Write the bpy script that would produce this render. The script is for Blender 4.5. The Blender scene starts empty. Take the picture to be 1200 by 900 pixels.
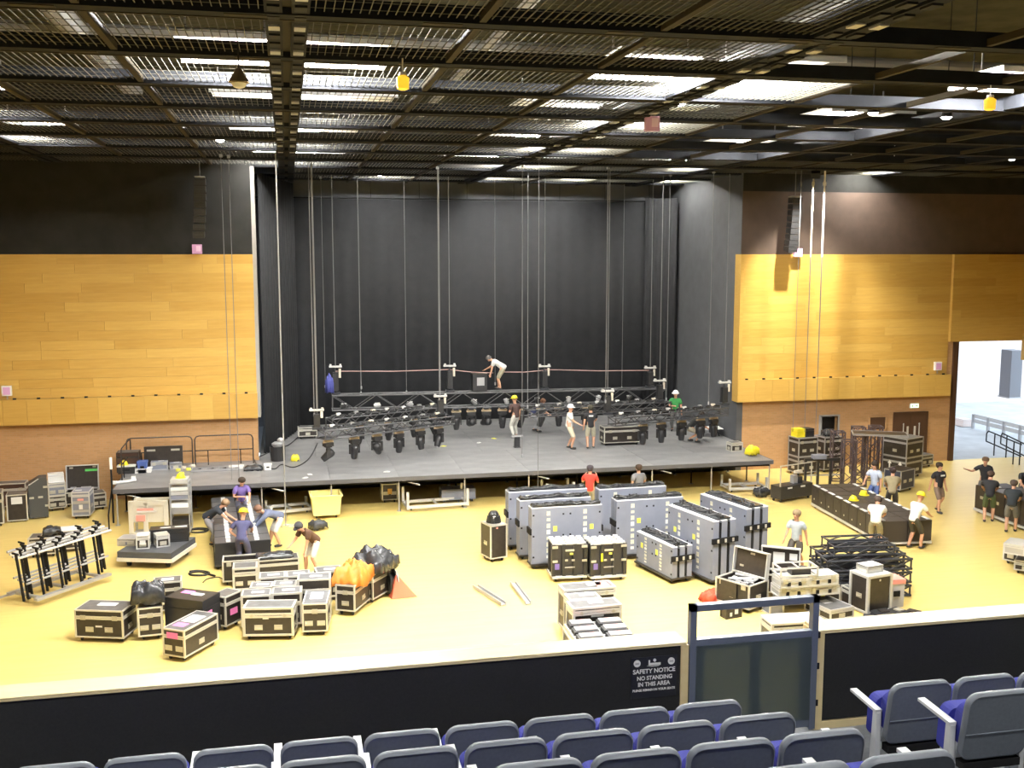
import bpy, math, random
from mathutils import Vector, Matrix, noise
random.seed(7)
R = math.radians
sc = bpy.context.scene
col = sc.collection

# ------------------------------------------------------------------ camera, sky, exposure
FPX, CAMH = 1220.0, 9.0
PITCH = math.atan(152 / 1220.0)
YAW = math.atan(265 / math.hypot(1220, 152))
cd = bpy.data.cameras.new('camera')
cam = bpy.data.objects.new('camera', cd)
col.objects.link(cam)
cam.location = (0, 0, CAMH)
cam.rotation_euler = (math.pi / 2 - PITCH, 0, -YAW)
cd.sensor_width = 36.0
cd.lens = 36.0 * FPX / 1200.0
cd.clip_end = 400
sc.camera = cam
w = bpy.data.worlds.new('sky')
sc.world = w
w.use_nodes = True
w.node_tree.nodes['Background'].inputs[0].default_value = (0.72, 0.86, 1.0, 1)
w.node_tree.nodes['Background'].inputs[1].default_value = 2.6
sc.view_settings.view_transform = 'Standard'
sc.view_settings.look = 'None'
sc.view_settings.gamma = 1
sc.view_settings.use_curve_mapping = False
sc.view_settings.exposure = 0.5
LAMP = 430.0         # radiance of the high-bay ceiling luminaires

# ------------------------------------------------------------------ survey helper: floor plan points
_F = Vector((math.sin(YAW) * math.cos(PITCH), math.cos(YAW) * math.cos(PITCH), -math.sin(PITCH)))
_R = Vector((math.cos(YAW), -math.sin(YAW), 0))
_U = _R.cross(_F)
_C = Vector((0, 0, CAMH))
def _ray(u, v): return _F + _R * ((u - 600) / FPX) + _U * ((450 - v) / FPX)
def G(u, v, z=0.0):
    d = _ray(u, v); return _C + d * ((z - CAMH) / d.z)
def GY(u, v, y):
    d = _ray(u, v); return _C + d * (y / d.y)

# ------------------------------------------------------------------ materials
MATS = {}
def mat(name, c, rough=0.6, metal=0.0, var=0.0, scale=8.0, bump=0.0, emit=0.0, rnd=0.0, spec=0.5):
    if name in MATS: return MATS[name]
    m = bpy.data.materials.new(name); m.use_nodes = True
    nt = m.node_tree; N = nt.nodes; L = nt.links
    b = N['Principled BSDF']
    b.inputs['Base Color'].default_value = (*c, 1)
    b.inputs['Roughness'].default_value = rough
    b.inputs['Metallic'].default_value = metal
    b.inputs['Specular IOR Level'].default_value = spec
    if emit:
        b.inputs['Emission Color'].default_value = (*c, 1)
        b.inputs['Emission Strength'].default_value = emit
    src = None
    if var or bump:
        tc = N.new('ShaderNodeTexCoord'); nz = N.new('ShaderNodeTexNoise')
        nz.inputs['Scale'].default_value = scale; nz.inputs['Detail'].default_value = 5
        L.new(tc.outputs['Object'], nz.inputs['Vector'])
        if var:
            rp = N.new('ShaderNodeMapRange')
            rp.inputs[1].default_value = 0.25; rp.inputs[2].default_value = 0.75
            rp.inputs[3].default_value = 1 - var; rp.inputs[4].default_value = 1 + var
            L.new(nz.outputs['Fac'], rp.inputs[0]); src = rp.outputs[0]
        if bump:
            bp = N.new('ShaderNodeBump'); bp.inputs['Strength'].default_value = bump
            L.new(nz.outputs['Fac'], bp.inputs['Height']); L.new(bp.outputs['Normal'], b.inputs['Normal'])
    if rnd:
        oi = N.new('ShaderNodeObjectInfo'); rp2 = N.new('ShaderNodeMapRange')
        rp2.inputs[3].default_value = 1 - rnd; rp2.inputs[4].default_value = 1 + rnd
        L.new(oi.outputs['Random'], rp2.inputs[0])
        if src:
            mu = N.new('ShaderNodeMath'); mu.operation = 'MULTIPLY'
            L.new(src, mu.inputs[0]); L.new(rp2.outputs[0], mu.inputs[1]); src = mu.outputs[0]
        else: src = rp2.outputs[0]
    if src:
        vm = N.new('ShaderNodeVectorMath'); vm.operation = 'SCALE'
        vm.inputs[0].default_value = c; L.new(src, vm.inputs['Scale'])
        L.new(vm.outputs[0], b.inputs['Base Color'])
    MATS[name] = m
    return m

def wood_mat(name, c1, c2, plank, rough, spec=0.5, rot=0.0, planks=True, rnd=0.0):
    m = bpy.data.materials.new(name); m.use_nodes = True
    nt = m.node_tree; N = nt.nodes; L = nt.links; b = N['Principled BSDF']
    b.inputs['Roughness'].default_value = rough; b.inputs['Specular IOR Level'].default_value = spec
    tc = N.new('ShaderNodeTexCoord'); mp = N.new('ShaderNodeMapping')
    mp.inputs['Rotation'].default_value = (0, 0, rot)
    L.new(tc.outputs['Object'], mp.inputs['Vector'])
    nz = N.new('ShaderNodeTexNoise'); nz.inputs['Detail'].default_value = 6; nz.inputs['Scale'].default_value = 1.0
    mp2 = N.new('ShaderNodeMapping'); mp2.inputs['Scale'].default_value = (1.2, 14, 14)
    L.new(mp.outputs[0], mp2.inputs['Vector']); L.new(mp2.outputs[0], nz.inputs['Vector'])
    mx = N.new('ShaderNodeMix'); mx.data_type = 'RGBA'
    mx.inputs[6].default_value = (*c1, 1); mx.inputs[7].default_value = (*c2, 1)
    fac = nz.outputs['Fac']
    if planks:
        br = N.new('ShaderNodeTexBrick'); br.inputs['Scale'].default_value = 1
        br.inputs['Brick Width'].default_value = plank[0]; br.inputs['Row Height'].default_value = plank[1]
        br.inputs['Mortar Size'].default_value = 0.004; br.inputs['Color1'].default_value = (0.15, 0.15, 0.15, 1)
        br.inputs['Color2'].default_value = (0.85, 0.85, 0.85, 1); br.inputs['Mortar'].default_value = (1.1, 1.1, 1.1, 1)
        L.new(mp.outputs[0], br.inputs['Vector'])
        ad = N.new('ShaderNodeMix'); ad.data_type = 'RGBA'; ad.inputs[0].default_value = 0.5
        L.new(nz.outputs['Fac'], ad.inputs[6]); L.new(br.outputs['Color'], ad.inputs[7]); fac = ad.outputs[2]
    if rnd:
        oi = N.new('ShaderNodeObjectInfo'); ma = N.new('ShaderNodeMath'); ma.operation = 'MULTIPLY_ADD'
        ma.inputs[1].default_value = rnd; L.new(oi.outputs['Random'], ma.inputs[0])
        sb = N.new('ShaderNodeMath'); sb.operation = 'SUBTRACT'; sb.inputs[1].default_value = rnd / 2
        L.new(fac, sb.inputs[0]); L.new(sb.outputs[0], ma.inputs[2]); fac = ma.outputs[0]
    L.new(fac, mx.inputs[0]); L.new(mx.outputs[2], b.inputs['Base Color'])
    MATS[name] = m
    return m

def brick_mat(name, c1, c2, mortar, axes='xz'):
    m = bpy.data.materials.new(name); m.use_nodes = True
    nt = m.node_tree; N = nt.nodes; L = nt.links; b = N['Principled BSDF']; b.inputs['Roughness'].default_value = 0.85
    tc = N.new('ShaderNodeTexCoord'); sp = N.new('ShaderNodeSeparateXYZ'); cb = N.new('ShaderNodeCombineXYZ')
    L.new(tc.outputs['Object'], sp.inputs[0])
    L.new(sp.outputs[0 if axes[0] == 'x' else 1], cb.inputs[0]); L.new(sp.outputs[2], cb.inputs[1])
    br = N.new('ShaderNodeTexBrick'); br.inputs['Scale'].default_value = 1
    br.inputs['Brick Width'].default_value = 0.225; br.inputs['Row Height'].default_value = 0.075
    br.inputs['Mortar Size'].default_value = 0.008
    br.inputs['Color1'].default_value = (*c1, 1); br.inputs['Color2'].default_value = (*c2, 1); br.inputs['Mortar'].default_value = (*mortar, 1)
    L.new(cb.outputs[0], br.inputs['Vector']); L.new(br.outputs['Color'], b.inputs['Base Color'])
    MATS[name] = m
    return m

FLOOR = wood_mat('sprung_floor_maple', (0.64, 0.475, 0.145), (0.74, 0.57, 0.20), (1.8, 0.12), 0.36, 0.5)
TIMBER = wood_mat('oak_wall_veneer', (0.46, 0.27, 0.055), (0.60, 0.385, 0.10), (1, 1), 0.5, 0.4, planks=False, rnd=0.55)
PALE = wood_mat('pale_beech', (0.66, 0.53, 0.27), (0.76, 0.64, 0.36), (1, 1), 0.45, planks=False)
BRICK = brick_mat('orange_brick', (0.42, 0.235, 0.10), (0.48, 0.27, 0.12), (0.44, 0.28, 0.15))
BRICKW = brick_mat('painted_brick', (0.78, 0.66, 0.62), (0.83, 0.74, 0.70), (0.72, 0.66, 0.62))
BLACK = mat('black_paint', (0.012, 0.012, 0.013), 0.7, spec=.2)
WALLDK = mat('dark_upper_wall', (0.022, 0.022, 0.021), 0.85, var=0.25, scale=1.5, spec=.15)
WALLBR = mat('brown_upper_wall', (0.075, 0.050, 0.038), 0.8, var=0.15, scale=2)
DRAPE = mat('black_drape', (0.017, 0.018, 0.021), 0.85, var=0.2, scale=3)
STAGEWALL = mat('charcoal_stage_wall', (0.085, 0.088, 0.095), 0.75, var=0.12, scale=2)
PALEGREY = mat('pale_plaster', (0.30, 0.29, 0.275), 0.7)
DECK = mat('stage_deck_grey', (0.205, 0.205, 0.208), 0.42, var=0.18, scale=1.2, rnd=0.06)
DECKEDGE = mat('deck_edge', (0.09, 0.09, 0.10), 0.5)
BEAM = mat('ceiling_steel', (0.012, 0.013, 0.016), 0.7, var=0.2, scale=3, spec=.08)
FLANGE = mat('beam_flange', (0.030, 0.025, 0.017), 0.7, spec=.1)
MESH = mat('ceiling_mesh_wire', (0.075, 0.072, 0.058), 0.6, spec=.15)
PLENUM = mat('plenum_soffit', (0.060, 0.056, 0.036), 0.9, spec=.1, var=0.45, scale=1.0)
LAM = mat('black_laminate', (0.030, 0.024, 0.020), 0.42, var=0.25, scale=9)
GREYLID = mat('grey_lid_laminate', (0.125, 0.125, 0.13), 0.4, var=0.25, scale=6)
LAMTOP = mat('scuffed_lit_laminate', (0.11, 0.107, 0.105), 0.4, var=0.3, scale=6)  # black lid tops: scuffs, plus overhead light painted in as a paler grey
ALU = mat('aluminium_edge', (0.60, 0.58, 0.52), 0.38, metal=0.35)
ALUB = mat('bright_aluminium', (0.58, 0.58, 0.57), 0.4, metal=0.3)
STEEL = mat('grey_steel', (0.42, 0.42, 0.43), 0.4, metal=0.5)
LATCH = mat('zinc_latch', (0.50, 0.48, 0.40), 0.4, metal=0.4)
RUBBER = mat('castor_rubber', (0.03, 0.03, 0.03), 0.7)
PAPER = mat('white_paper', (0.68, 0.68, 0.66), 0.7)
PINK = mat('pink_paper', (0.85, 0.22, 0.55), 0.7)
YELPAPER = mat('yellow_sticker', (0.75, 0.72, 0.12), 0.6)
REDPAPER = mat('red_sticker', (0.75, 0.30, 0.25), 0.6)
GREEN = mat('green_sticker', (0.10, 0.55, 0.12), 0.6)
AMBER = mat('amber_sticker', (0.65, 0.38, 0.08), 0.6)
LEDGREY = mat('panel_grey', (0.20, 0.215, 0.27), 0.45, var=0.08, scale=3)
LEDPALE = mat('panel_pale_edge', (0.62, 0.63, 0.66), 0.4)
LABELST = mat('panel_label_strip', (0.60, 0.58, 0.46), 0.5, var=0.3, scale=18)
TRUSS = mat('black_truss_tube', (0.045, 0.047, 0.055), 0.4, metal=0.3)
TRUSSG = mat('grey_truss_tube', (0.10, 0.10, 0.105), 0.4, metal=0.5)
PLASTIC = mat('black_plastic', (0.022, 0.022, 0.024), 0.4)
BAGPL = mat('black_polythene', (0.035, 0.037, 0.042), 0.25, var=0.4, scale=7, bump=0.6)
ORANGE = mat('orange_tarpaulin', (0.60, 0.20, 0.025), 0.5, var=0.2, scale=5, bump=0.4)
REDCL = mat('red_cloth', (0.62, 0.07, 0.03), 0.7, var=0.15)
YELTUB = mat('yellow_polythene_tub', (0.80, 0.70, 0.27), 0.5)
HIVIS = mat('yellow_hard_hat', (0.85, 0.72, 0.03), 0.4)
WHITEHAT = mat('white_hard_hat', (0.80, 0.80, 0.78), 0.4)
SEATGREY = mat('seat_back_grey', (0.120, 0.138, 0.168), 0.75, var=0.1, scale=40)
SEATRIM = mat('seat_rim_grey', (0.155, 0.175, 0.215), 0.5)
SEATBLUE = mat('seat_cushion_blue', (0.028, 0.035, 0.30), 0.8, var=0.1, scale=30)
SEATWHITE = mat('seat_white_metal', (0.55, 0.57, 0.60), 0.4)
CARPET = mat('tier_carpet', (0.20, 0.215, 0.235), 0.9, var=0.1, scale=30)
GATEBLUE = mat('gate_blue_grey_steel', (0.13, 0.155, 0.215), 0.45, metal=0.2)
CONC = mat('yard_concrete', (0.50, 0.52, 0.54), 0.9, var=0.15, scale=1)
DOORBR = mat('dark_brown_door', (0.065, 0.030, 0.016), 0.5)
CHAIN = mat('chain_steel', (0.20, 0.20, 0.205), 0.4, metal=0.4)
ROPE = mat('pale_rope', (0.62, 0.57, 0.47), 0.8)
CABLE = mat('black_cable', (0.015, 0.015, 0.016), 0.5)
SKIN = mat('skin', (0.55, 0.30, 0.19), 0.6)
HAIR = mat('dark_hair', (0.035, 0.022, 0.014), 0.7)
BEIGE = mat('beige_panel', (0.58, 0.55, 0.46), 0.5)
LENS = mat('luminaire_lens', (1.0, 0.97, 0.90), 0.5, emit=LAMP)
LENSHOT = mat('luminaire_lens_bright', (1.0, 0.98, 0.93), 0.5, emit=LAMP * 5.0)
SPOT = mat('spot_lens', (1.0, 0.96, 0.88), 0.5, emit=25.0)
EXITG = mat('exit_sign_lit', (0.75, 1.0, 0.70), 0.5, emit=1.2)
WHITE = mat('white_enamel', (0.78, 0.78, 0.77), 0.5)
LILAC = mat('lilac_box', (0.62, 0.35, 0.62), 0.5)
PURPLE = mat('purple_cloth', (0.17, 0.12, 0.36), 0.8)
YLAMP = mat('yellow_lantern', (0.95, 0.60, 0.04), 0.4, emit=0.6)

XL, XR, YB, YW, YS = -14.0, 36.0, -8.0, 40.0, 48.2
# ------------------------------------------------------------------ mesh builder
class MB:
    def __init__(s): s.v = []; s.f = []; s.smooth = False
    def add(s, vs, fs):
        n = len(s.v); s.v += [tuple(p) for p in vs]; s.f += [tuple(i + n for i in f) for f in fs]; return s
    def box(s, c, d, M=None):
        x, y, z = d[0] / 2, d[1] / 2, d[2] / 2
        vs = [Vector((a * x, b * y, e * z)) for e in (-1, 1) for b in (-1, 1) for a in (-1, 1)]
        if M: vs = [M @ p for p in vs]
        c = Vector(c)
        return s.add([p + c for p in vs], [(0, 2, 3, 1), (4, 5, 7, 6), (0, 1, 5, 4), (2, 6, 7, 3), (0, 4, 6, 2), (1, 3, 7, 5)])
    def b2(s, x0, x1, y0, y1, z0, z1):
        return s.box(((x0 + x1) / 2, (y0 + y1) / 2, (z0 + z1) / 2), (x1 - x0, y1 - y0, z1 - z0))
    def bar(s, p, q, a=0.04, b=None):
        p = Vector(p); q = Vector(q); d = q - p
        if d.length < 1e-6: return s
        M = d.to_track_quat('Z', 'Y').to_matrix()
        return s.box((p + q) / 2, (a, b or a, d.length), M)
    def tube(s, p, q, r, n=6, r2=None):
        p = Vector(p); q = Vector(q); d = q - p
        M = d.to_track_quat('Z', 'Y').to_matrix(); r2 = r if r2 is None else r2
        vs = []
        for k in range(n):
            a = 2 * math.pi * k / n; e = M @ Vector((math.cos(a), math.sin(a), 0)); vs += [p + e * r, q + e * r2]
        fs = [(2 * k, 2 * ((k + 1) % n), 2 * ((k + 1) % n) + 1, 2 * k + 1) for k in range(n)]
        fs += [tuple(2 * k for k in reversed(range(n))), tuple(2 * k + 1 for k in range(n))]
        return s.add(vs, fs)
    def path(s, pts, r, n=6):
        for a, b in zip(pts[:-1], pts[1:]): s.tube(a, b, r, n)
        return s
    def lathe(s, prof, n=14, c=(0, 0, 0), M=None):
        c = Vector(c); vs = []; m = len(prof)
        for k in range(n):
            a = 2 * math.pi * k / n
            for (r, z) in prof:
                p = Vector((r * math.cos(a), r * math.sin(a), z)); vs.append((M @ p if M else p) + c)
        fs = [(k * m + i, ((k + 1) % n) * m + i, ((k + 1) % n) * m + i + 1, k * m + i + 1) for k in range(n) for i in range(m - 1)]
        s.add(vs, fs)
        base = len(s.v) - n * m
        if prof[0][0] > 1e-4: s.f.append(tuple(base + k * m for k in reversed(range(n))))
        if prof[-1][0] > 1e-4: s.f.append(tuple(base + k * m + m - 1 for k in range(n)))
        return s
    def prism(s, poly, d0, d1, axes='xz'):
        # poly in the plane given, extruded along the remaining axis
        n = len(poly)
        def P(a, b, d): return {'xz': (a, d, b), 'yz': (d, a, b), 'xy': (a, b, d)}[axes]
        vs = [P(a, b, d0) for a, b in poly] + [P(a, b, d1) for a, b in poly]
        fs = [tuple(range(n)), tuple(reversed(range(n, 2 * n)))] + [(k, k + n, (k + 1) % n + n, (k + 1) % n) for k in range(n)]
        return s.add(vs, fs)
    def mesh(s, name, m=None):
        me = bpy.data.meshes.new(name); me.from_pydata(s.v, [], s.f); me.validate()
        import bmesh
        bm = bmesh.new(); bm.from_mesh(me); bmesh.ops.recalc_face_normals(bm, faces=bm.faces); bm.to_mesh(me); bm.free()
        if s.smooth:
            for p in me.polygons: p.use_smooth = True
        if m: me.materials.append(m)
        return me
    def build(s, name, m, parent=None, loc=None, rot=None):
        return ob(name, s.mesh(name, m), parent, loc, rot)

def ob(name, data, parent=None, loc=None, rot=None):
    o = bpy.data.objects.new(name, data); col.objects.link(o)
    if parent: o.parent = parent
    if loc is not None: o.location = loc
    if rot is not None: o.rotation_euler = rot
    return o
def tag(o, label, cat, group=None, kind=None):
    o['label'] = label
    if cat: o['category'] = cat
    if group: o['group'] = group
    if kind: o['kind'] = kind
    return o
def thing(name, label, cat, loc=(0, 0, 0), rz=0.0, group=None):
    o = ob(name, None, None, loc, (0, 0, rz)); o.empty_display_size = 0.2
    return tag(o, label, cat, group)
def struct(name, mb, m, label=None):
    o = mb.build(name, m); o['kind'] = 'structure'
    if label: o['label'] = label
    return o
def site(a, b, d, z=0.0):
    """front-bottom edge seen from a to b (floor survey), depth d -> base centre, yaw, width"""
    p = G(a[0], a[1], z); q = G(b[0], b[1], z); e = q - p
    yaw = math.atan2(e.y, e.x); n = Vector((-math.sin(yaw), math.cos(yaw), 0))
    c = (p + q) / 2 + n * d / 2
    ext = (abs(math.sin(yaw)) * e.length + abs(math.cos(yaw)) * d) / 2 + .02      # keep clear of the front wall
    lim = YW - .40 if z < 1.2 else (39.35 if c.x < -1.3 else 99)
    if z < 1.2 or c.x < -1.3: c.y = min(c.y, lim - ext)
    return c, yaw, e.length
def frame(w, d, z0, z1, t, mb=None):
    """aluminium edging along the twelve edges of a box"""
    mb = mb or MB(); x, y = w / 2, d / 2
    for zz in (z0, z1):
        for yy in (-y, y): mb.box((0, yy, zz), (w + t * .4, t, t))
        for xx in (-x, x): mb.box((xx, 0, zz), (t, d + t * .4, t))
    for xx in (-x, x):
        for yy in (-y, y): mb.box((xx, yy, (z0 + z1) / 2), (t * 1.15, t * 1.15, z1 - z0 + t))
    return mb
def rrect(x0, x1, z0, z1, r, n=4):
    pts = []
    for cx, cz, a0 in ((x1 - r, z1 - r, 0), (x0 + r, z1 - r, 90), (x0 + r, z0 + r, 180), (x1 - r, z0 + r, 270)):
        for k in range(n + 1):
            a = R(a0 + 90 * k / n); pts.append((cx + r * math.cos(a), cz + r * math.sin(a)))
    return pts

_c = MB()
_c.box((0, 0, .098), (.07, .09, .012)); _c.bar((.03, 0, .095), (.03, 0.02, .045), .008, .04); _c.bar((-.03, 0, .095), (-.03, 0.02, .045), .008, .04)
_M = Matrix.Rotation(math.pi / 2, 3, 'Y')
_c.lathe([(.0, -.02), (.046, -.018), (.046, .018), (.0, .02)], 12, (0, .02, .046), _M)
CASTOR = _c.mesh('castor', RUBBER)
def castors(t, w, d, z=0.0, s=1.0, inset=.1):
    for xx in (-1, 1):
        for yy in (-1, 1):
            c = ob('castor', CASTOR, t, (xx * (w / 2 - inset), yy * (d / 2 - inset), z)); c.scale = (s, s, s)
_c = MB(); _c.box((0, 0, 0), (.13, .012, .11)); _c.box((0, -.01, 0), (.05, .014, .075)); _c.box((0, -.016, -.01), (.09, .008, .02))
LATCHM = _c.mesh('latch', LATCH)
_c = MB(); _c.box((0, 0, 0), (.19, .01, .12)); _c.path([(-.06, -.008, .02), (-.06, -.03, -.005), (.06, -.03, -.005), (.06, -.008, .02)], .009)
HANDLE = _c.mesh('handle', LATCH)
def sticker(t, m, w, h, loc, rot=(0, 0, 0)):
    return MB().box((0, 0, 0), (w, .004, h)).build('sticker', m, t, loc, rot)

def flight_case(label, st, d, h, name='flight_case', cat='flight case', z=0.0, body=None, top=None, trim=None, ch=.11,
                lid=.24, latches=2, handles=2, paper=None, front=None, group=None, tr=.034, loc=None, yaw=None, wd=None, ends=True, seed=0):
    if loc is None: loc, yaw, wd = site(st[0], st[1], d, z)
    body = body or LAM; top = top or LAMTOP; trim = trim or ALU
    t = thing(name, label, cat, (loc.x, loc.y, z), yaw, group)
    if ch: castors(t, wd, d)
    zl = h * (1 - lid) if lid else h
    MB().b2(-wd / 2 + .008, wd / 2 - .008, -d / 2 + .008, d / 2 - .008, ch, zl - .006).build('body', body, t)
    frame(wd - .02, d - .02, ch + tr / 2, zl - .006 - tr / 2, tr).build('edge_trim', trim, t)
    if lid:
        l = MB().b2(-wd / 2 + .008, wd / 2 - .008, -d / 2 + .008, d / 2 - .008, zl + .006, h - .006).build('lid', body, t)
        frame(wd - .02, d - .02, zl + .006 + tr / 2, h - tr / 2, tr).build('lid_trim', trim, l)
        MB().b2(-wd / 2 + .03, wd / 2 - .03, -d / 2 + .03, d / 2 - .03, h - .01, h - .001).build('lid_panel', top, l)
    else:
        MB().b2(-wd / 2 + .03, wd / 2 - .03, -d / 2 + .03, d / 2 - .03, h - .01, h - .001).build('top_panel', top, t)
    for k in range(latches):
        x = (k + .5) / latches * wd - wd / 2 if latches > 2 else (-1 if k == 0 else 1) * wd * .33 if latches == 2 else 0
        ob('latch', LATCHM, t, (x, -d / 2 - .002, zl))
    zz = ch + (zl - ch) * .42
    for k in range(handles):
        x = ((k + .5) / handles - .5) * wd * (.8 if wd > .8 else 1) if handles > 1 else 0
        ob('handle', HANDLE, t, (x, -d / 2 - .002, zz))
    if ends:
        for sx in (-1, 1):
            ob('handle', HANDLE, t, (sx * (wd / 2 + .002), 0, zz), (0, 0, sx * math.pi / 2))
    if paper:
        for (px, py, pw, pd, pm) in paper:
            MB().box((px * wd, py * d, h + .001), (pw, pd, .003)).build('sticker', pm, t)
    if front:
        for (px, pz, pw, ph, pm) in front:
            MB().box((px * wd, -d / 2 - .006, pz * h), (pw, .003, ph)).build('sticker', pm, t)
    return t

def open_case(label, st, d, h, lidh, lidang=95, name='open_flight_case', body=None, z=0., ch=.11, inner=None, lidback=None):
    loc, yaw, wd = site(st[0], st[1], d, z); body = body or LAM
    t = thing(name, label, 'flight case', (loc.x, loc.y, z), yaw)
    castors(t, wd, d)
    m = MB(); x, y = wd / 2, d / 2
    m.b2(-x, x, -y, y, ch, ch + .02); m.b2(-x, -x + .015, -y, y, ch, h); m.b2(x - .015, x, -y, y, ch, h); m.b2(-x, x, -y, -y + .015, ch, h); m.b2(-x, x, y - .015, y, ch, h)
    m.build('body', body, t)
    frame(wd, d, ch + .02, h - .017, .036).build('edge_trim', ALU, t)
    for sx in (-.33, .33): ob('latch', LATCHM, t, (sx * wd, -y - .008, h - .1))
    for sx in (-1, 1): ob('handle', HANDLE, t, (sx * (x + .008), 0, h * .5), (0, 0, sx * math.pi / 2))
    ob('handle', HANDLE, t, (0, -y - .008, h * .45))
    if lidh:
        l = MB().b2(-x + .01, x - .01, -.012, .012, 0, lidh).build('lid', body, t, (0, y - .02, h), (-R(lidang - 90), 0, 0))
        q = MB(); dd = .14
        for zz in (0.02, lidh): q.box((0, -.05, zz), (wd, dd, .03))
        for xx in (-x, x): q.box((xx, -.05, lidh / 2), (.03, dd, lidh + .03))
        q.build('lid_rim', ALUB, l)
        if lidback:
            for (px, pz, pw, ph, pm) in lidback: MB().box((px * wd, -.015, pz * lidh), (pw, .004, ph)).build('sticker', pm, l)
    return t, wd

def cloth(name, label, cat, m, loc, yaw, w, d, h, seed=1, drop=.25, rough=.09, n=22, group=None):
    """crumpled sheet lying in a heap: domed top, hanging ragged sides, closed base"""
    mb = MB(); mb.smooth = True
    for j in range(n + 1):
        for i in range(n + 1):
            a, b = i / n * 2 - 1, j / n * 2 - 1
            rr = max(abs(a), abs(b)); k = rr ** 4
            nz = noise.noise(Vector((a * 2.6 + seed * 7.1, b * 2.6, seed))) + .5 * noise.noise(Vector((a * 6 + seed, b * 6, 3.3)))
            edge = 1 - .10 * k + .07 * noise.noise(Vector((a * 4, b * 4, seed + 9.)))
            z = h * (1 - .35 * rr ** 2) + rough * nz - (drop + .1 * nz) * k
            if rr > .99: z = min(z, h * .15 - drop * .6 + .08 * nz)
            mb.v.append((a * w / 2 * edge, b * d / 2 * edge, max(z, .006 - drop)))
    for j in range(n):
        for i in range(n):
            q = j * (n + 1) + i; mb.f.append((q, q + 1, q + n + 2, q + n + 1))
    o = mb.build(name, m, None, loc, (0, 0, yaw))
    md = o.modifiers.new('thickness', 'SOLIDIFY'); md.thickness = .008
    if label: tag(o, label, cat, group)
    return o

# ------------------------------------------------------------------ the hall: floor, walls
ZC = 12.2
m = MB().b2(XL, 28.25, YB, YW + .25, -.2, 0); m.b2(28.25, XR, YB, YW + .05, -.2, 0); m.b2(-1.4, 18.6, YW + .25, 50, -.2, 0)
struct('floor', m, FLOOR, 'yellow maple sports floor')

# left front wall: brick below, oak boards above, ledge of oak panels between, dark wall on top
OPL, OPR = -1.2, 18.2
wl = struct('wall_left_front', MB().b2(XL, OPL, YW, YW + .25, 0, 9.0), BRICK, 'orange brick wall left of the stage opening')
def boards(parent, x0, x1, z0, z1, y, bh=.335, seed=1, tk=.03):
    rnd = random.Random(seed); nrow = round((z1 - z0) / bh); bh = (z1 - z0) / nrow
    for r in range(nrow):
        x = x0 - rnd.uniform(0, 2.2)
        while x < x1 - .01:
            L_ = rnd.choice((1.9, 2.5, 3.1, 3.6)); a, b = max(x, x0), min(x + L_, x1)
            if x1 - b < .5: b = x1; L_ = x1 - x
            if b - a > .05:
                MB().b2(-(b - a) / 2 + .002, (b - a) / 2 - .002, -tk / 2 - rnd.uniform(0, .004), tk / 2, -bh / 2 + .002, bh / 2 - .002).build(
                    'board', TIMBER, parent, ((a + b) / 2, y, z0 + (r + .5) * bh))
            x += L_
LZ0, LZ1 = 2.93, 3.85
def ledge(parent, x0, x1, y0, n):
    MB().b2(x0, x1, y0 + .01, YW, LZ0 + .01, LZ1 - .005).build('ledge_core', TIMBER, parent)
    pw = (x1 - x0) / n
    for k in range(n):
        MB().b2(-pw / 2 + .004, pw / 2 - .004, -.012, .012, -(LZ1 - LZ0) / 2, (LZ1 - LZ0) / 2).build('ledge_panel', TIMBER, parent, (x0 + (k + .5) * pw, y0, (LZ0 + LZ1) / 2))
        MB().box((0, 0, 0), (.11, .05, .06)).build('ledge_fitting', BLACK, parent, (x0 + (k + .5) * pw, y0 + .02, LZ1 + .03))
boards(wl, XL, OPL, LZ1, 9.0, YW - .03, seed=3)
ledge(wl, XL, OPL + .02, YW - .35, 16)
struct('wall_left_upper', MB().b2(XL, OPL, YW - .02, YW + .25, 9.0, 15.5), WALLDK, 'dark wall above the left oak boards')
struct('trim_1', MB().b2(OPL - .01, OPL + .12, YW - .04, YW + .95, 2.9, ZC), PALEGREY, 'pale reveal at the left edge of the stage opening')

# right front wall with window, doors, upper brown wall, loading opening
DX0, DX1, DZ = 25.55, 27.05, 2.15      # double doors
wr = struct('wall_right_front', MB().b2(OPR, 22.05, YW, YW + .25, 0, 9.0).b2(22.05, 22.85, YW, YW + .25, 2.15, 9).b2(22.85, 28.25, YW, YW + .25, 0, 9.0).b2(28.25, XR, YW, YW + .25, 5.25, 9.0).b2(33.6, XR, YW, YW + .25, 0, 5.25), BRICK, 'orange brick wall right of the stage')
boards(wr, OPR - .12, 27.92, LZ1, 9.0, YW - .03, seed=5)
boards(wr, 27.92, XR, 5.25, 9.0, YW - .18, seed=8)
MB().b2(27.92, XR, YW - .165, YW, 5.25, 9.0).build('panel_backing', TIMBER, wr)
MB().b2(31.45, XR, YW - .9, YW - .2, 4.4, 5.55).build('bulkhead', TIMBER, wr)
ledge(wr, OPR - .12, 27.95, YW - .35, 13)
MB().b2(OPR - .14, OPR, YW - .36, YW + .2, LZ0, 9.0).build('end_board', TIMBER, wr)
struct('wall_right_upper', MB().b2(OPR, XR, YW - .02, YW + .25, 9.0, 11.55), WALLBR, 'brown wall above the right oak boards')
struct('wall_right_top', MB().b2(OPR, XR, YW - .02, YW + .25, 11.55, 15.5), WALLDK, 'black wall strip below the ceiling')
struct('trim_2', MB().b2(28.2, 28.42, YW - .12, YW + .35, 0, 5.25), DOORBR, 'dark jamb of the loading opening')
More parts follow.
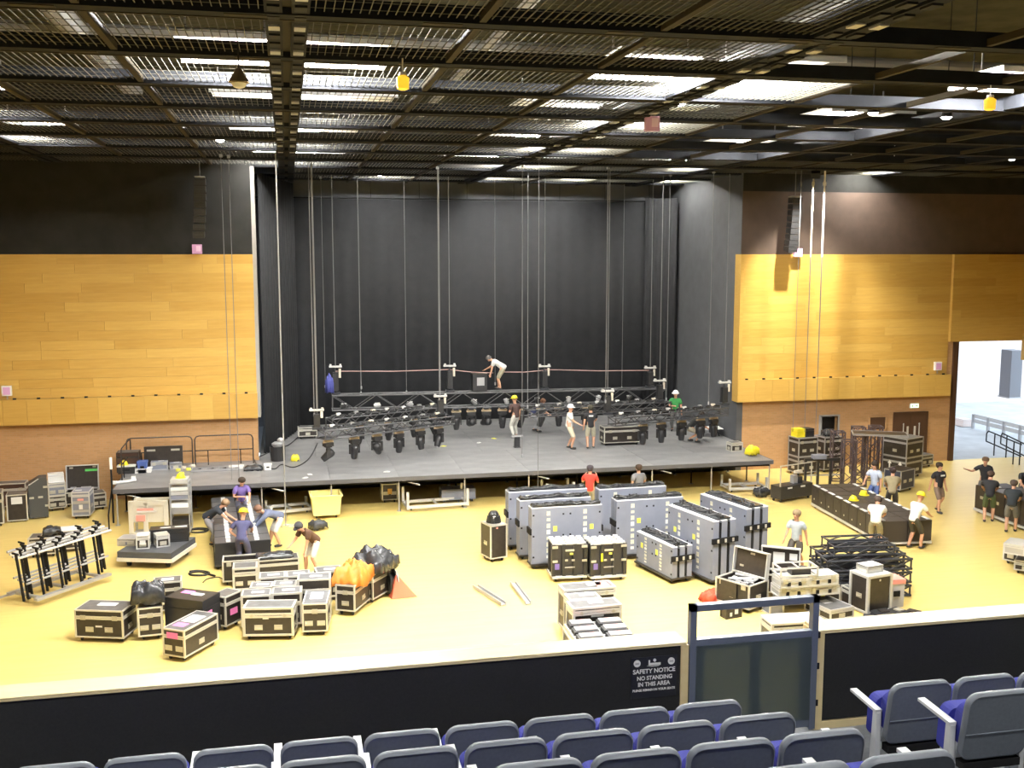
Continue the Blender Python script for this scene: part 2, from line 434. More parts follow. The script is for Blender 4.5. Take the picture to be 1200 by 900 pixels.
# doors and small opening
d = thing('door_1', 'dark brown double doors under the exit sign', None, (0, 0, 0)); d['kind'] = 'structure'
xm = (DX0 + DX1) / 2
for s in (-1, 1):
    l = MB().b2(min(xm + s * .01, xm + s * .74), max(xm + s * .01, xm + s * .74), YW - .06, YW - .005, .02, DZ).build('door_leaf', DOORBR, d)
    MB().b2(xm + s * .17 - .02, xm + s * .17 + .07, YW - .075, YW - .058, .9, 1.6).build('push_plate', ALUB, l)
    MB().bar((xm + s * .38, YW - .11, .85), (xm + s * .38, YW - .11, 1.75), .03).bar((xm + s * .38, YW - .06, .9), (xm + s * .38, YW - .11, .9), .02).bar((xm + s * .38, YW - .06, 1.7), (xm + s * .38, YW - .11, 1.7), .02).build('door_handle', ALUB, l)
MB().b2(DX0 - .08, DX0, YW - .07, YW, 0, DZ + .08).b2(DX1, DX1 + .08, YW - .07, YW, 0, DZ + .08).b2(DX0, DX1, YW - .07, YW, DZ, DZ + .08).build('door_frame', DOORBR, d)
wn = struct('window_1', MB().b2(24.35, 25.1, YW - .03, YW, 1.5, 2.05), DOORBR, 'small dark brown hatch beside the doors')
MB().b2(24.3, 24.36, YW - .05, YW, 1.45, 2.1).b2(25.09, 25.15, YW - .05, YW, 1.45, 2.1).b2(24.3, 25.15, YW - .05, YW, 2.04, 2.1).b2(24.3, 25.15, YW - .05, YW, 1.45, 1.51).build('window_frame', BRICK, wn)
dr = struct('door_2', MB().b2(22.07, 22.12, YW, YW + .8, 0, 2.13), PALEGREY, 'open door leaf in the small doorway')
struct('trim_3', MB().b2(21.97, 22.05, YW - .03, YW + .05, 0, 2.22).b2(22.85, 22.93, YW - .03, YW + .05, 0, 2.22).b2(22.05, 22.85, YW - .03, YW + .05, 2.15, 2.22), PALEGREY, 'frame of the small doorway')
struct('wall_lobby', MB().b2(21.0, 24, YW + 1.6, YW + 1.7, 0, 3).b2(20.9, 21, YW + .25, YW + 1.7, 0, 3).b2(24, 24.1, YW + .25, YW + 1.7, 0, 3).b2(20.9, 24.1, YW + .25, YW + 1.7, 3, 3.1).b2(20.9, 24.1, YW + .25, YW + 1.7, -.1, 0), PALEGREY)
o = thing('exit_sign', 'lit green exit sign above the double doors', 'sign', (xm + .1, YW - .09, 2.5))
MB().box((0, 0, 0), (.42, .06, .2)).build('housing', WHITE, o)
fc = MB().box((0, -.034, 0), (.38, .006, .16)).build('face', EXITG, o)
pic = MB().box((-.09, -.039, 0), (.05, .003, .1)).box((.05, -.039, 0), (.14, .003, .025)).prism([(.1, -.05), (.16, 0), (.1, .05)], -.0405, -.0375).build('pictogram', mat('exit_green', (.02, .30, .08), .5), fc)

# stage box: back wall, drape, side walls
struct('wall_back_stage', MB().b2(-3.5, 18.9, YS, YS + .2, 0, 15.5), STAGEWALL, 'charcoal rear wall of the stage')
struct('wall_right_stage', MB().b2(OPR, OPR + .25, YW + .25, YS, 0, 15.5).b2(OPR - .01, OPR + .25, YW - .03, YW + .26, 0, LZ0).b2(OPR - .01, OPR + .02, YW - .03, YW + .26, LZ0, ZC + .2), STAGEWALL, 'charcoal side wall at stage right')
struct('wall_left_stage', MB().b2(-3.5, -3.3, YW + .25, YS, 0, 15.5), BLACK)
def drape(name, label, p0, p1, z0, z1, fold=.32, amp=.07, seed=0, kind=None):
    p0 = Vector(p0); p1 = Vector(p1); L_ = (p1 - p0).length; n = int(L_ / fold * 6); dr_ = (p1 - p0) / L_; nn = Vector((-dr_.y, dr_.x))
    mb = MB(); mb.smooth = True
    for j, z in enumerate((z0, z0 + (z1 - z0) * .5, z1)):
        for i in range(n + 1):
            s = i / n * L_; a = amp * (1 - .45 * j / 2) * math.sin(s / fold * 2 * math.pi + 1.5 * noise.noise(Vector((s * .8, seed, 0))))
            q = p0 + dr_ * s + nn * a; mb.v.append((q.x, q.y, z))
    for j in range(2):
        for i in range(n): q = j * (n + 1) + i; mb.f.append((q, q + 1, q + n + 2, q + n + 1))
    o = mb.build(name, DRAPE); md = o.modifiers.new('thickness', 'SOLIDIFY'); md.thickness = .01
    return tag(o, label, 'curtain')
drape('backdrop_curtain', 'wide black backdrop curtain hanging across the rear of the stage', (-1.4, YS - .35), (16.9, YS - .35), 1.27, 11.45, .7, .018)
drape('side_curtain', 'black folded curtain leg at the left side of the stage', (-.95, 41.2), (.35, 46.9), 1.27, 12.05, .42, .10, 3)
drape('corner_curtain', 'narrow black curtain filling the rear right corner of the stage', (16.75, YS - .55), (18.0, YS - 1.5), 1.27, 11.6, .3, .06, 5)
t = thing('curtain_track', 'long black pipe carrying the backdrop curtain', 'pipe', (0, 0, 0))
MB().tube((-1.4, YS - .35, 11.5), (17.8, YS - .35, 11.5), .035, 8).build('pipe', BLACK, t)
for k in range(9):
    MB().tube((-.6 + 2.2 * k, YS - .35, 11.5), (-.6 + 2.2 * k, YS - .35, 12.3), .012).build('hanger', BLACK, t)

# unseen rest of the hall shell
struct('wall_left', MB().b2(XL - .2, XL, YB, YW + .25, 0, 15.5), TIMBER)
struct('wall_right', MB().b2(XR, XR + .2, YB, YW + .25, 0, 15.5), TIMBER)
struct('wall_rear', MB().b2(XL, XR, YB - .2, YB, 0, 15.5), WALLBR)

# ------------------------------------------------------------------ ceiling grid
soffit = struct('ceiling', MB().b2(XL, XR, YB, YS + .2, 15.4, 15.6), PLENUM, 'dark ceiling void above the open steel grid')
GX0, GDX, GY0, GDY = 0.1 - 2.68 * 5, 2.68, 15.0 - 3.16 * 7, 3.16
NX, NY = 18, 18
for j in range(NY):
    y = GY0 + GDY * j
    if y > YS: break
    x0, x1 = (XL, XR) if y < YW else (OPL - 2.0, OPR)
    b = MB().b2(x0, x1, -.16, .13, 0, .24).build('beam', BEAM, soffit, (0, y, ZC))
    MB().b2(x0, x1, .13, .175, -.012, .03).build('flange', FLANGE, b)
    if 14 < y < YW:
        for i in range(-3, 7):
            MB().b2(-.28, .28, -.10, .04, -.012, 0).build('bracket_plate', FLANGE, b, (GX0 + GDX * (i + 6) - .55, 0, 0))
MAIN = {5, 8, 11, 2, 14}
for i in range(NX + 1):
    x = GX0 + GDX * i
    y1 = YS if OPL < x < OPR else YW
    if i in MAIN:
        b = MB().b2(-.30, -.06, YB, y1, .02, .30).b2(.06, .30, YB, y1, .02, .30).build('main_beam', BEAM, soffit, (x, 0, ZC))
        MB().b2(-.06, .06, YB, y1, .10, .24).build('cable_tray', FLANGE, b)
        if i in (5, 8):
            for k in range(40):
                yy = 12.0 + k * .62
                if yy < 36: MB().b2(-.26, -.10, -.14, .14, -.01, .02).b2(.10, .26, -.14, .14, -.01, .02).build('cleat', STEEL if k % 3 == 0 else BLACK, b, (0, yy, 0))
    else:
        MB().b2(-.05, .05, YB, y1, .02, .13).build('cross_rail', FLANGE, soffit, (x, 0, ZC))
gr = MB()
for k in range(21):
    x = -GDX / 2 + .13 + k * .121
    gr.add([(x - .007, -GDY / 2 + .17, 0), (x + .007, -GDY / 2 + .17, 0), (x, -GDY / 2 + .17, .022), (x - .007, GDY / 2 - .17, 0), (x + .007, GDY / 2 - .17, 0), (x, GDY / 2 - .17, .022)],
           [(0, 1, 4, 3), (1, 2, 5, 4), (2, 0, 3, 5)])
for k in range(7):
    y = -GDY / 2 + .3 + k * .43; gr.b2(-GDX / 2 + .06, GDX / 2 - .06, y - .006, y + .006, .022, .03)
GRATE = gr.mesh('mesh_panel', MESH)
for j in range(6, NY):
    for i in range(NX):
        cx, cy = GX0 + GDX * (i + .5), GY0 + GDY * (j + .5)
        if cy > YW and not (OPL < cx < OPR): continue
        if cy > YS - 1.4 or cx > XR - 1: continue
        if (cx > 10.9 and cy < 33) or (cx > 8 and cy < 18.2): continue      # open cells, the void shows
        ob('mesh_panel', GRATE, soffit, (cx, cy, ZC + .06))
# ducts and pipes in the void
for k, (x0, y0, x1, y1, r, z) in enumerate([(-10, 17, 30, 17, .35, 14.3), (12.2, 10, 12.2, 39, .42, 14.4), (-5, 9, -5, 39, .3, 14.6), (-10, 29, 34, 29, .22, 14.6), (5, 9, 5, 39, .12, 14.1)]):
    MB().tube((x0, y0, z), (x1, y1, z), r, 14).build('duct', STEEL if k < 3 else PALEGREY, soffit)
# luminaires: (cell column, row, x shift, x size, y size)
def luminaire(label, x, y, sx, sy, z=ZC + .20, lens=None, off=0.0):
    t = thing('ceiling_light', label, 'light', (x, y, z), 0, 'high bay lights above the ceiling mesh')
    a, b = sx / 2, sy / 2
    m = MB().b2(-a, a, -b, b, .34, .36); m.b2(-a, a, b - .02, b, .12, .36); m.b2(-a, a, -b, -b + .02, .22, .36)
    m.build('reflector', WHITE, t)
    o_ = (a - .45) * off
    MB().b2(-.36, .36, -.12, .12, .17, .26).build('lamp', lens or LENS, t, (o_, .1, 0))
    MB().b2(-.40, .40, -.04, .04, .26, .36).build('ballast', STEEL, t, (o_, .1, 0))
    for q in (-.8, .8): MB().box((a * q, 0, .66), (.03, .03, .6)).build('bracket', STEEL, t)
rows = {1: 'nearest lit row', 3: 'second lit row', 5: 'third lit row', 7: 'fourth lit row', 9: 'rear lit row'}
LUM = [(1, -.95, 1.7, 2.0), (1, 1.1, 1.7, 2.0), (1, 7.0, 1.9, 2.2), (1, 9.45, 2.2, 2.2), (1, 14.9, 1.6, 1.8),
       (3, -6.7, 1.3, 1.6), (3, -.85, 1.5, 2.3), (3, 1.5, 2.3, 2.4), (3, 6.8, 2.3, 2.4), (3, 9.5, 2.3, 2.4), (3, 14.9, 2.4, 2.4),
       (5, -6.8, 1.9, 1.9), (5, -.85, 1.4, 2.2), (5, 1.25, 2.0, 2.2), (5, 7.0, 1.9, 2.4), (5, 9.3, 1.6, 2.4), (5, 14.9, 2.3, 2.4),
       (7, -.65, .9, 2.2), (7, 1.3, 1.9, 2.2), (7, 6.8, 2.2, 2.2), (7, 9.6, 2.3, 2.3), (7, 14.9, 2.3, 2.2), (7, 23.2, 2.4, 2.0),
       (9, 4.2, 2.3, 2.0), (9, 9.5, 2.3, 2.0), (9, 12.2, 2.3, 2.0), (9, 16.6, 2.2, 2.0)]
ORD = ['leftmost', 'second from the left', 'third from the left', 'fourth from the left', 'fifth from the left', 'sixth from the left', 'seventh from the left', 'eighth from the left', 'ninth from the left', 'tenth from the left']
seq = {}
for (r, x, sx, sy) in LUM:
    seq[r] = seq.get(r, 0) + 1
    y = GY0 + GDY * (7 + r + .5)
    luminaire('white lit ceiling light, %s in the %s' % (ORD[seq[r] - 1], rows[r]), x, y, sx, sy, lens=LENSHOT if r == 1 else None, off=(1 if x in (-.95, -.85, 7.0, 6.8, -.65) else -1 if x in (1.1, 1.5, 1.25, 1.3, 9.45, 9.5, 9.3, 9.6) else 0))
for (x, y, a) in [(-3.9, 2.5, 'left of the camera'), (4.2, 2.5, 'right of the camera'), (-3.9, 9, 'left above the balcony front'), (12.3, 9, 'right above the balcony front')]:
    luminaire('white lit ceiling light over the seating, %s' % a, x, y, 1.9, 1.6)
# small round spots, lanterns, pendant, pink boxes on the grid
for q, (u, v) in enumerate([(1140, 101), (996, 131), (1023, 132), (1109, 137), (797, 121), (258, 164), (1186, 186), (445, 205)]):
    p = G(u, v, ZC + .05)
    t = thing('spot_lamp', 'small round lit spot lamp, %s' % ['largest one on the right side of the grid', 'left one of the close pair', 'right one of the close pair', 'one right of the close pair', 'single one beside the centre main beam', 'single one at the left part of the grid', 'far right one near the wall', 'one above the stage by the left main beam'][q], 'light', (p.x, p.y, ZC + .02), 0, 'small spot lamps in the ceiling grid')
    MB().lathe([(.02, .22), (.11, .2), (.13, 0.02), (.12, 0.02), (.12, .04)], 14).build('housing', BLACK, t)
    MB().tube((0, 0, .2), (0, 0, 3.2 if q < 4 else .3), .012).build('stem', BLACK, t)
    MB().lathe([(0, -.04), (.08, -.02), (.125, .02), (0, .03)], 14).build('lens', SPOT, t)
for q, (u, v, lab) in enumerate([(472, 97, 'small yellow lantern hanging under the ceiling grid, left of centre'), (1160, 122, 'small orange lantern hanging under the ceiling grid at the right')]):
    p = G(u, v, ZC - .35)
    t = thing('lantern', lab, 'lantern', tuple(p))
    MB().lathe([(.05, -.12), (.10, -.1), (.11, .08), (.05, .12)], 12).build('globe', YLAMP, t)
    MB().lathe([(.0, .18), (.06, .17), (.07, .12), (0, .12)], 10).tube((0, 0, .16), (0, 0, .4), .012).build('cap', WHITE, t)
p = G(280, 92, ZC - .55)
t = thing('pendant_lamp', 'brown bell-shaped pendant hanging under the nearest lit cell', 'lamp', tuple(p))
MB().lathe([(.03, .16), (.06, .12), (.16, -.06), (.15, -.06), (.05, .10)], 14).build('shade', mat('pendant_brown', (.20, .15, .07), .5), t)
MB().lathe([(0, -.16), (.08, -.13), (.12, -.07), (0, -.05)], 12).build('bulb', WHITE, t)
MB().tube((0, 0, .15), (0, 0, .6), .012).build('cord', BLACK, t)
for (x, y, z, lab) in [(*GY(231, 292, YW - .12), 'small lilac beacon box above the left oak wall'), (*GY(935, 296, YW - .5), 'small lilac beacon box under the hanging loudspeaker column'), (*G(764, 145, ZC - .15), 'pink box fixed under the ceiling grid right of centre')]:
    t = thing('beacon_box', lab, 'box', (x, y, z)); MB().box((0, 0, 0), (.34, .14, .34)).build('housing', LILAC, t)
    MB().box((.05, -.075, .02), (.16, .012, .2)).build('window', mat('pale_lilac', (.8, .6, .8), .4), t)
for (u, v, lab) in [(8, 458, 'white wall speaker box on the left oak wall'), (1099, 429, 'white wall speaker box on the right oak wall')]:
    p = GY(u, v, YW - .12); t = thing('wall_speaker', lab, 'speaker', tuple(p))
    MB().box((0, 0, 0), (.32, .12, .36)).build('cabinet', WHITE, t); MB().box((0, -.065, 0), (.24, .012, .27)).build('grille', LILAC, t)
    MB().bar((0, .02, -.18), (0, .02, -.32), .04).build('bracket', STEEL, t)
# hanging loudspeaker columns either side
for (u, y0, zt, zb, lab, n) in [(931, 38.9, 11.25, 9.1, 'black curved line array of loudspeakers hanging right of the stage', 9), (236, 39.3, 11.7, 9.6, 'black loudspeaker column hanging in front of the dark left wall', 8)]:
    p = GY(u, 255, y0); t = thing('line_array', lab, 'speaker', (p.x, y0, zb))
    hh = (zt - zb) / n
    for k in range(n):
        z = zb - zb + hh * (k + .5); off = -.22 * (1 - k / n) ** 2
        c = MB().prism([(-.24, -hh * .46), (-.24, hh * .46), (.2, hh * .38), (.2, -hh * .38)], -.20, .20, 'yz').build('cabinet', PLASTIC, t, (off * .5, off * -.2, z), (R(10 * (1 - k / n)), 0, 0))
        MB().box((0, -.245, 0), (.3, .01, .02)).build('badge', TRUSS, c)
    MB().tube((0, 0, zt - zb), (0, 0, ZC - zb + .1), .015).build('hanger', CHAIN, t)
    MB().box((0, 0, zt - zb + .03), (.34, .5, .05)).build('fly_frame', STEEL, t)

# wall-wash flood under the grid, lighting the right oak wall
fx = Vector((19.6, 36.6, 11.9)); tgt = Vector((21.4, 40, 5.4))
t = thing('flood_lamp', 'black flood lamp under the grid lighting the right oak wall', 'lamp', tuple(fx))
dq = (tgt - fx).normalized().to_track_quat('-Z', 'Y')
q = MB().b2(-.16, .16, -.12, .12, -.02, .2).build('housing', BLACK, t); q.rotation_mode = 'QUATERNION'; q.rotation_quaternion = dq
MB().box((0, 0, .16), (.03, .03, .34)).build('bracket', BLACK, t)
ld = bpy.data.lights.new('flood', 'SPOT'); ld.energy = 4600; ld.spot_size = R(78); ld.spot_blend = .8; ld.shadow_soft_size = .12; ld.color = (1, .95, .82)
lo = ob('flood_light', ld, t, (dq @ Vector((0, 0, -.05)))); lo.rotation_mode = 'QUATERNION'; lo.rotation_quaternion = dq

# ------------------------------------------------------------------ loading yard beyond the opening
struct('floor_yard', MB().b2(20.0, 60, YW + .25, 62, -.2, -.03), CONC, 'grey concrete loading yard')
struct('wall_yard', MB().b2(24, 60, 56, 56.3, -.1, 14), BRICKW, 'pale brick wall across the loading yard')
struct('wall_yard_left', MB().b2(26.2, 26.5, YW + .26, 56, -.1, 14), BRICKW, 'white brick side wall of the loading yard')
t = thing('vent_duct', 'grey square ventilation duct hanging in the loading yard', 'duct', tuple(GY(1183, 465, 46)))
MB().b2(-.32, .32, -.4, .4, 0, 2.4).build('casing', mat('duct_grey', (.20, .21, .24), .5), t)
MB().b2(.33, .36, -.3, .3, .1, 2.2).build('louvre', BLACK, t)
MB().b2(-.36, .36, -.44, .44, -.03, .03).build('flange', STEEL, t)
g0, g1 = G(1140, 502), G(1215, 522)
t = thing('crash_barrier', 'galvanised crash barrier in the loading yard', 'barrier', (0, 0, 0))
e = (g1 - g0)
for k in range(5):
    q = g0 + e * (k / 4); MB().bar((q.x, q.y, 0), (q.x, q.y, .75), .12).build('post', STEEL, t)
for zz in (.42, .68):
    MB().bar((g0.x, g0.y - .1, zz), (g1.x, g1.y - .1, zz), .07, .2).build('rail', ALUB, t)
a, b = G(1128, 500), G(1140, 500)
t = thing('kerb_block', 'pale concrete block beside the crash barrier', 'block', ((a.x + b.x) / 2, a.y + .3, 0))
MB().prism([(-.3, 0), (.3, 0), (.27, .38), (-.27, .38)], -.35, .35).build('block', BRICKW, t)
t = thing('handrail_pair', 'black looped handrails on the loading ramp', 'handrail', (0, 0, 0))
for q, (u0, v0, u1, v1) in enumerate([(1160, 531, 1205, 551), (1177, 534, 1210, 551)]):
    A, B = G(u0, v0), G(u1, v1); A.z = B.z = 0
    A.y += .3; B.y += .5
    up = Vector((0, 0, 1.0)); md_ = Vector((0, 0, .5))
    MB().path([A + md_, A + md_ * 1.7 , A + (B - A) * .05 + up, B + up], .03).path([A + md_, B + md_], .03).build('rail', BLACK, t)
    for k in (.25, .8): MB().tube(A + (B - A) * k, A + (B - A) * k + up, .03).build('post', BLACK, t)

# ------------------------------------------------------------------ stage
SX0, SX1, SY0, SZ = -5.8, 17.85, 35.85, 1.25
stage = thing('stage', 'wide dark grey modular stage on steel legs', 'stage', (0, 0, 0))
nx = 10; pw = (SX1 - SX0) / nx; ph = (YW - SY0) / 4
for i in range(nx):
    for j in range(4):
        MB().b2(-pw / 2 + .004, pw / 2 - .004, -ph / 2 + .004, ph / 2 - .004, -.09, 0).build('deck_panel', DECK, stage, (SX0 + pw * (i + .5), SY0 + ph * (j + .5), SZ))
nx2 = 9; pw2 = (OPR - .02 - OPL) / nx2; ph2 = (YS - YW) / 8
for i in range(nx2):
    for j in range(8):
        MB().b2(-pw2 / 2 + .004, pw2 / 2 - .004, -ph2 / 2 + .004, ph2 / 2 - .004, -.09, 0).build('deck_panel', DECK, stage, (OPL + pw2 * (i + .5), YW + ph2 * (j + .5), SZ))
MB().b2(SX0, SX1, SY0 - .03, SY0, SZ - .14, SZ + .004).build('front_edge', DECKEDGE, stage)
MB().b2(SX0 - .03, SX0, SY0, YW - .4, SZ - .14, SZ + .004).b2(SX1, SX1 + .03, SY0, YW - .4, SZ - .14, SZ + .004).build('side_edge', DECKEDGE, stage)
for i in range(nx * 1 + 1):
    for j, y in enumerate((SY0 + .12, SY0 + 2.1, SY0 + 3.9)):
        x = SX0 + .08 + (SX1 - SX0 - .16) * i / nx
        l = MB().tube((0, 0, 0), (0, 0, SZ - .1), .028, 8).build('leg', STEEL if j == 0 else BLACK, stage, (x, y, 0))
        MB().box((0, 0, .012), (.14, .14, .02)).build('foot_plate', STEEL, l)
    if i < nx:
        x0 = SX0 + .08 + (SX1 - SX0 - .16) * i / nx
        if i % 2 == 0: MB().tube((x0, SY0 + .12, SZ - .12), (x0 + .75, SY0 + .12, SZ - .34), .022).build('brace', ALUB, stage)
        MB().bar((x0, SY0 + .12, SZ - .2), (x0 + pw, SY0 + .12, SZ - .2), .05).build('bearer', BLACK, stage)
struct('wall_understage', MB().b2(SX0 + .1, OPR, YW - .03, YW + .02, 0, SZ - .1), BLACK)
# guard rails of the left wing
def guard(label, p, q, h=1.1):
    p = Vector(p); q = Vector(q); t = thing('guard_rail', label, 'railing', tuple((p + q) / 2)); c = (p + q) / 2
    a, b = p - c, q - c; up = Vector((0, 0, h)); e = (b - a).normalized()
    MB().path([a, a + up * .88, a + up * .97 + e * .05, a + up + e * .16, b + up - e * .16, b + up * .97 - e * .05, b + up * .88, b], .024).build('hoop', mat('rail_brown', (.035, .028, .025), .5), t)
    MB().tube(a + up * .5, b + up * .5, .02).build('mid_rail', BLACK, t)
    for k in (.22, .78): MB().tube(a + (b - a) * k, a + (b - a) * k + up * .5, .018).build('baluster', BLACK, t)
gy = 39.45
guard('brown hooped guard rail at the back of the stage wing, left of two', (GY(149, 540, gy).x, gy, SZ), (GY(226, 540, gy).x, gy, SZ))
guard('brown hooped guard rail at the back of the stage wing, next to the opening', (GY(229, 540, gy).x, gy, SZ), (GY(297, 540, gy).x, gy, SZ))
guard('guard rail along the left end of the stage wing', (SX0 + .08, SY0 + 1.4, SZ), (SX0 + .08, gy, SZ))
t = thing('stair_rail', 'black stair rail post with white cap at the left stage corner', 'railing', (SX0 - .12, SY0 + .5, 0))
MB().tube((0, 0, 0), (0, 0, 2.2), .03).build('post', BLACK, t); MB().tube((0, 0, 1.85), (0, 0, 2.25), .05).build('cap', WHITE, t)
MB().path([(0, 0, 1.2), (0, -.9, .5), (0, -.9, 0)], .025).build('rail', BLACK, t)

# ------------------------------------------------------------------ seating balcony: tiers, barrier, gate, sign
TZ = 5.3
def tier(k): return TZ + .24 * k
tm = MB().prism([(YB, 4.6), (YB, tier(18)), (5.70 - .73 * 17, tier(18))] +
                [p for k in range(17, -1, -1) for p in ((5.70 - .73 * k, tier(k + 1)), (5.70 - .73 * k, tier(k)))][0:] + [(7.3, TZ), (7.3, 4.6)], XL, XR, 'yz')
struct('floor_balcony', tm, CARPET, 'grey carpeted steps of the seating balcony')
BY = 7.1
def barrier(name, label, x0, x1, endpost):
    t = thing(name, label, 'barrier', ((x0 + x1) / 2, BY, TZ)); a = (x1 - x0) / 2
    MB().b2(-a, a, .02, .14, .06, .78).build('core', BLACK, t)
    n = 1; pw_ = 2 * a / n
    for k in range(n): MB().b2(-pw_ / 2 + .002, pw_ / 2 - .002, -.012, .012, .07, .775).build('face_panel', mat('barrier_black', (.010, .0105, .011), .75, var=.3, scale=60), t, (-a + pw_ * (k + .5), .012, 0))
    MB().b2(-a - .012, a + .012, -.012, .23, .78, .80).build('cap', PALE, t)
    MB().b2(-a - .012, a + .012, -.014, .0, .782, .80).build('cap_edge', PALE, t)
    MB().b2(-a, a, -.01, .16, 0, .06).build('skirting', PALE, t)
    x = a if endpost > 0 else -a
    MB().b2(x - .03, x + .03, -.014, .22, 0, .78).build('end_post', PALE, t)
    return t
barrier('balcony_barrier', 'long black barrier with pale timber cap along the front row', XL + .05, 2.86, 1)
barrier('balcony_barrier', 'black barrier with pale timber cap right of the gate', 3.98, XR - .05, -1)
# gate
t = thing('gate', 'grey blue steel gate with perspex panel in the balcony barrier', 'gate', (3.42, BY, TZ))
hw = .50
for s in (-1, 1): MB().b2(s * hw - .025, s * hw + .025, -.03, .03, 0.02, 1.09).build('post', GATEBLUE, t)
MB().b2(-hw - .025, hw + .025, -.03, .03, 1.04, 1.09).build('top_rail', GATEBLUE, t)
MB().b2(-hw, hw, -.025, .025, .74, .82).build('mid_rail', GATEBLUE, t)
MB().b2(-hw, hw, -.025, .025, .04, .10).build('bottom_rail', GATEBLUE, t)
for x in (-.44, .02, .44): MB().b2(x - .035, x + .035, -.015, .02, .10, .77).build('stile', GATEBLUE, t)
pm = mat('smoky_perspex', (.085, .11, .125), .3, spec=.6)
pb = pm.node_tree.nodes['Principled BSDF']; pb.inputs['Transmission Weight'].default_value = .35; pb.inputs['IOR'].default_value = 1.2
MB().b2(-hw, hw, -.028, -.022, .10, .77).build('perspex_panel', pm, t)
for z in (.2, .5, .75): MB().b2(hw + .025, hw + .05, -.02, .02, z, z + .05).build('hinge', BLACK, t)
# safety sign
t = thing('safety_sign', 'black safety notice with white lettering on the barrier', 'sign', (2.62, BY - .003, TZ + .55))
t2 = MB().box((0, 0, 0), (.36, .004, .32)).build('plate', mat('sign_black', (.012, .013, .02), .5), t)
def text(parent, s, size, x, z, m, sx=1.0, bold=.0):
    cu = bpy.data.curves.new('lettering', 'FONT'); cu.body = s; cu.size = size; cu.align_x = 'CENTER'; cu.extrude = .0008; cu.offset = bold
    o = bpy.data.objects.new('lettering', cu); col.objects.link(o)
    dg = bpy.context.evaluated_depsgraph_get(); me = bpy.data.meshes.new_from_object(o.evaluated_get(dg))
    bpy.data.objects.remove(o); me.materials.append(m)
    q = ob('lettering', me, parent, (x, -.004, z), (math.pi / 2, 0, 0)); q.scale = (sx, 1, 1); q['kind'] = 'stuff'
    return q
text(t, 'SAFETY NOTICE', .047, 0, .035, WHITE, .98, .0012)
text(t, 'NO STANDING', .044, .005, -.018, WHITE, .92, .0012)
text(t, 'IN THIS AREA', .044, .0, -.066, WHITE, .95, .0012)
text(t, 'PLEASE REMAIN IN YOUR SEATS', .024, 0, -.105, WHITE, .98, .0008)
for x in (-.135, .135):
    MB().lathe([(0, -.002), (.027, -.002), (.027, .002), (0, .002)], 18, (0, 0, 0), Matrix.Rotation(math.pi / 2, 3, 'X')).build('roundel', WHITE, t, (x, -.004, .115))
    MB().box((x, -.007, .115), (.028, .002, .01)).build('roundel_mark', STEEL, t)
MB().b2(-.045, .05, -.006, -.003, .095, .112).b2(-.045, -.033, -.006, -.003, .11, .135).build('emblem_wordmark', WHITE, t)
MB().lathe([(0, -.002), (.012, -.002), (.012, .002), (0, .002)], 12, (.003, -.005, .132), Matrix.Rotation(math.pi / 2, 3, 'X')).build('emblem_dot', WHITE, t)
MB().prism([(-.06, .092), (-.02, .084), (.03, .086), (.05, .094), (.03, .09), (-.02, .089)], -.006, -.003).build('emblem_swoosh', WHITE, t)

# theatre seats
tilt = Matrix.Rotation(R(10), 3, 'X')
def seat_meshes():
    b = MB(); b.prism(rrect(-.222, .222, .36, .80, .07, 5), -.022, .022)
    b.smooth = False
    S = {}
    S['backrest'] = (b.mesh('backrest', SEATGREY))
    r = MB(); o1 = rrect(-.222, .222, .36, .80, .07, 5); o2 = rrect(-.232, .232, .35, .81, .08, 5); nn = len(o1)
    r.v = [(x, y, z) for y, pl in ((-.026, o1), (-.016, o2), (.016, o2), (.026, o1)) for x, z in pl]
    for a_ in range(3):
        for k in range(nn): r.f.append((a_ * nn + k, a_ * nn + (k + 1) % nn, (a_ + 1) * nn + (k + 1) % nn, (a_ + 1) * nn + k))
    r.smooth = True
    S['rim'] = r.mesh('rim', SEATRIM)
    S['seam'] = MB().b2(-.215, .215, -.028, -.021, .535, .54).mesh('seam', SEATRIM)
    c = MB().prism(rrect(-.222, .222, .40, .70, .07, 5), .026, .095); S['cushion'] = c.mesh('cushion', SEATBLUE)
    q = MB().prism(rrect(-.22, .22, .30, .62, .06, 4), .11, .20); S['seat'] = q.mesh('seat', SEATBLUE)
    S['side_plate'] = MB().b2(-.218, .218, .034, .10, .34, .47).mesh('side_plate', SEATWHITE)
    S['under_frame'] = MB().b2(-.2, .2, -.02, .06, .28, .33).mesh('under_frame', BLACK)
    a = MB(); a.prism([(-.025, .0), (-.025, .02), (.31, .035), (.31, .015)], -.025, .025, 'yz')
    S['armrest'] = a.mesh('armrest', SEATWHITE)
    p = MB().prism([(-.03, 0), (.06, 0), (.035, .30), (.02, .56), (-.03, .56)], -.018, .018, 'yz'); p.b2(-.03, .03, -.06, .16, 0, .015)
    S['armrest_post'] = p.mesh('armrest_post', SEATWHITE)
    return S
SM = seat_meshes()
def seat(label, x, row, armL=False):
    y = 6.13 - .73 * row
    t = thing('theatre_seat', label, 'seat', (x, y, tier(row)), 0, 'tip-up theatre seats on the balcony')
    for n in ('backrest', 'rim', 'seam', 'cushion', 'side_plate'): ob(n, SM[n], t, (0, .06, 0), (R(9), 0, 0))
    ob('seat', SM['seat'], t, (0, .06, 0), (R(4), 0, 0)); ob('under_frame', SM['under_frame'], t)
    for s in ((-.25, .25) if armL else (.25,)):
        ob('armrest', SM['armrest'], t, (s, .06, .56)); ob('armrest_post', SM['armrest_post'], t, (s, .06, 0))
rown = ['front row', 'second row', 'third row', 'fourth row']
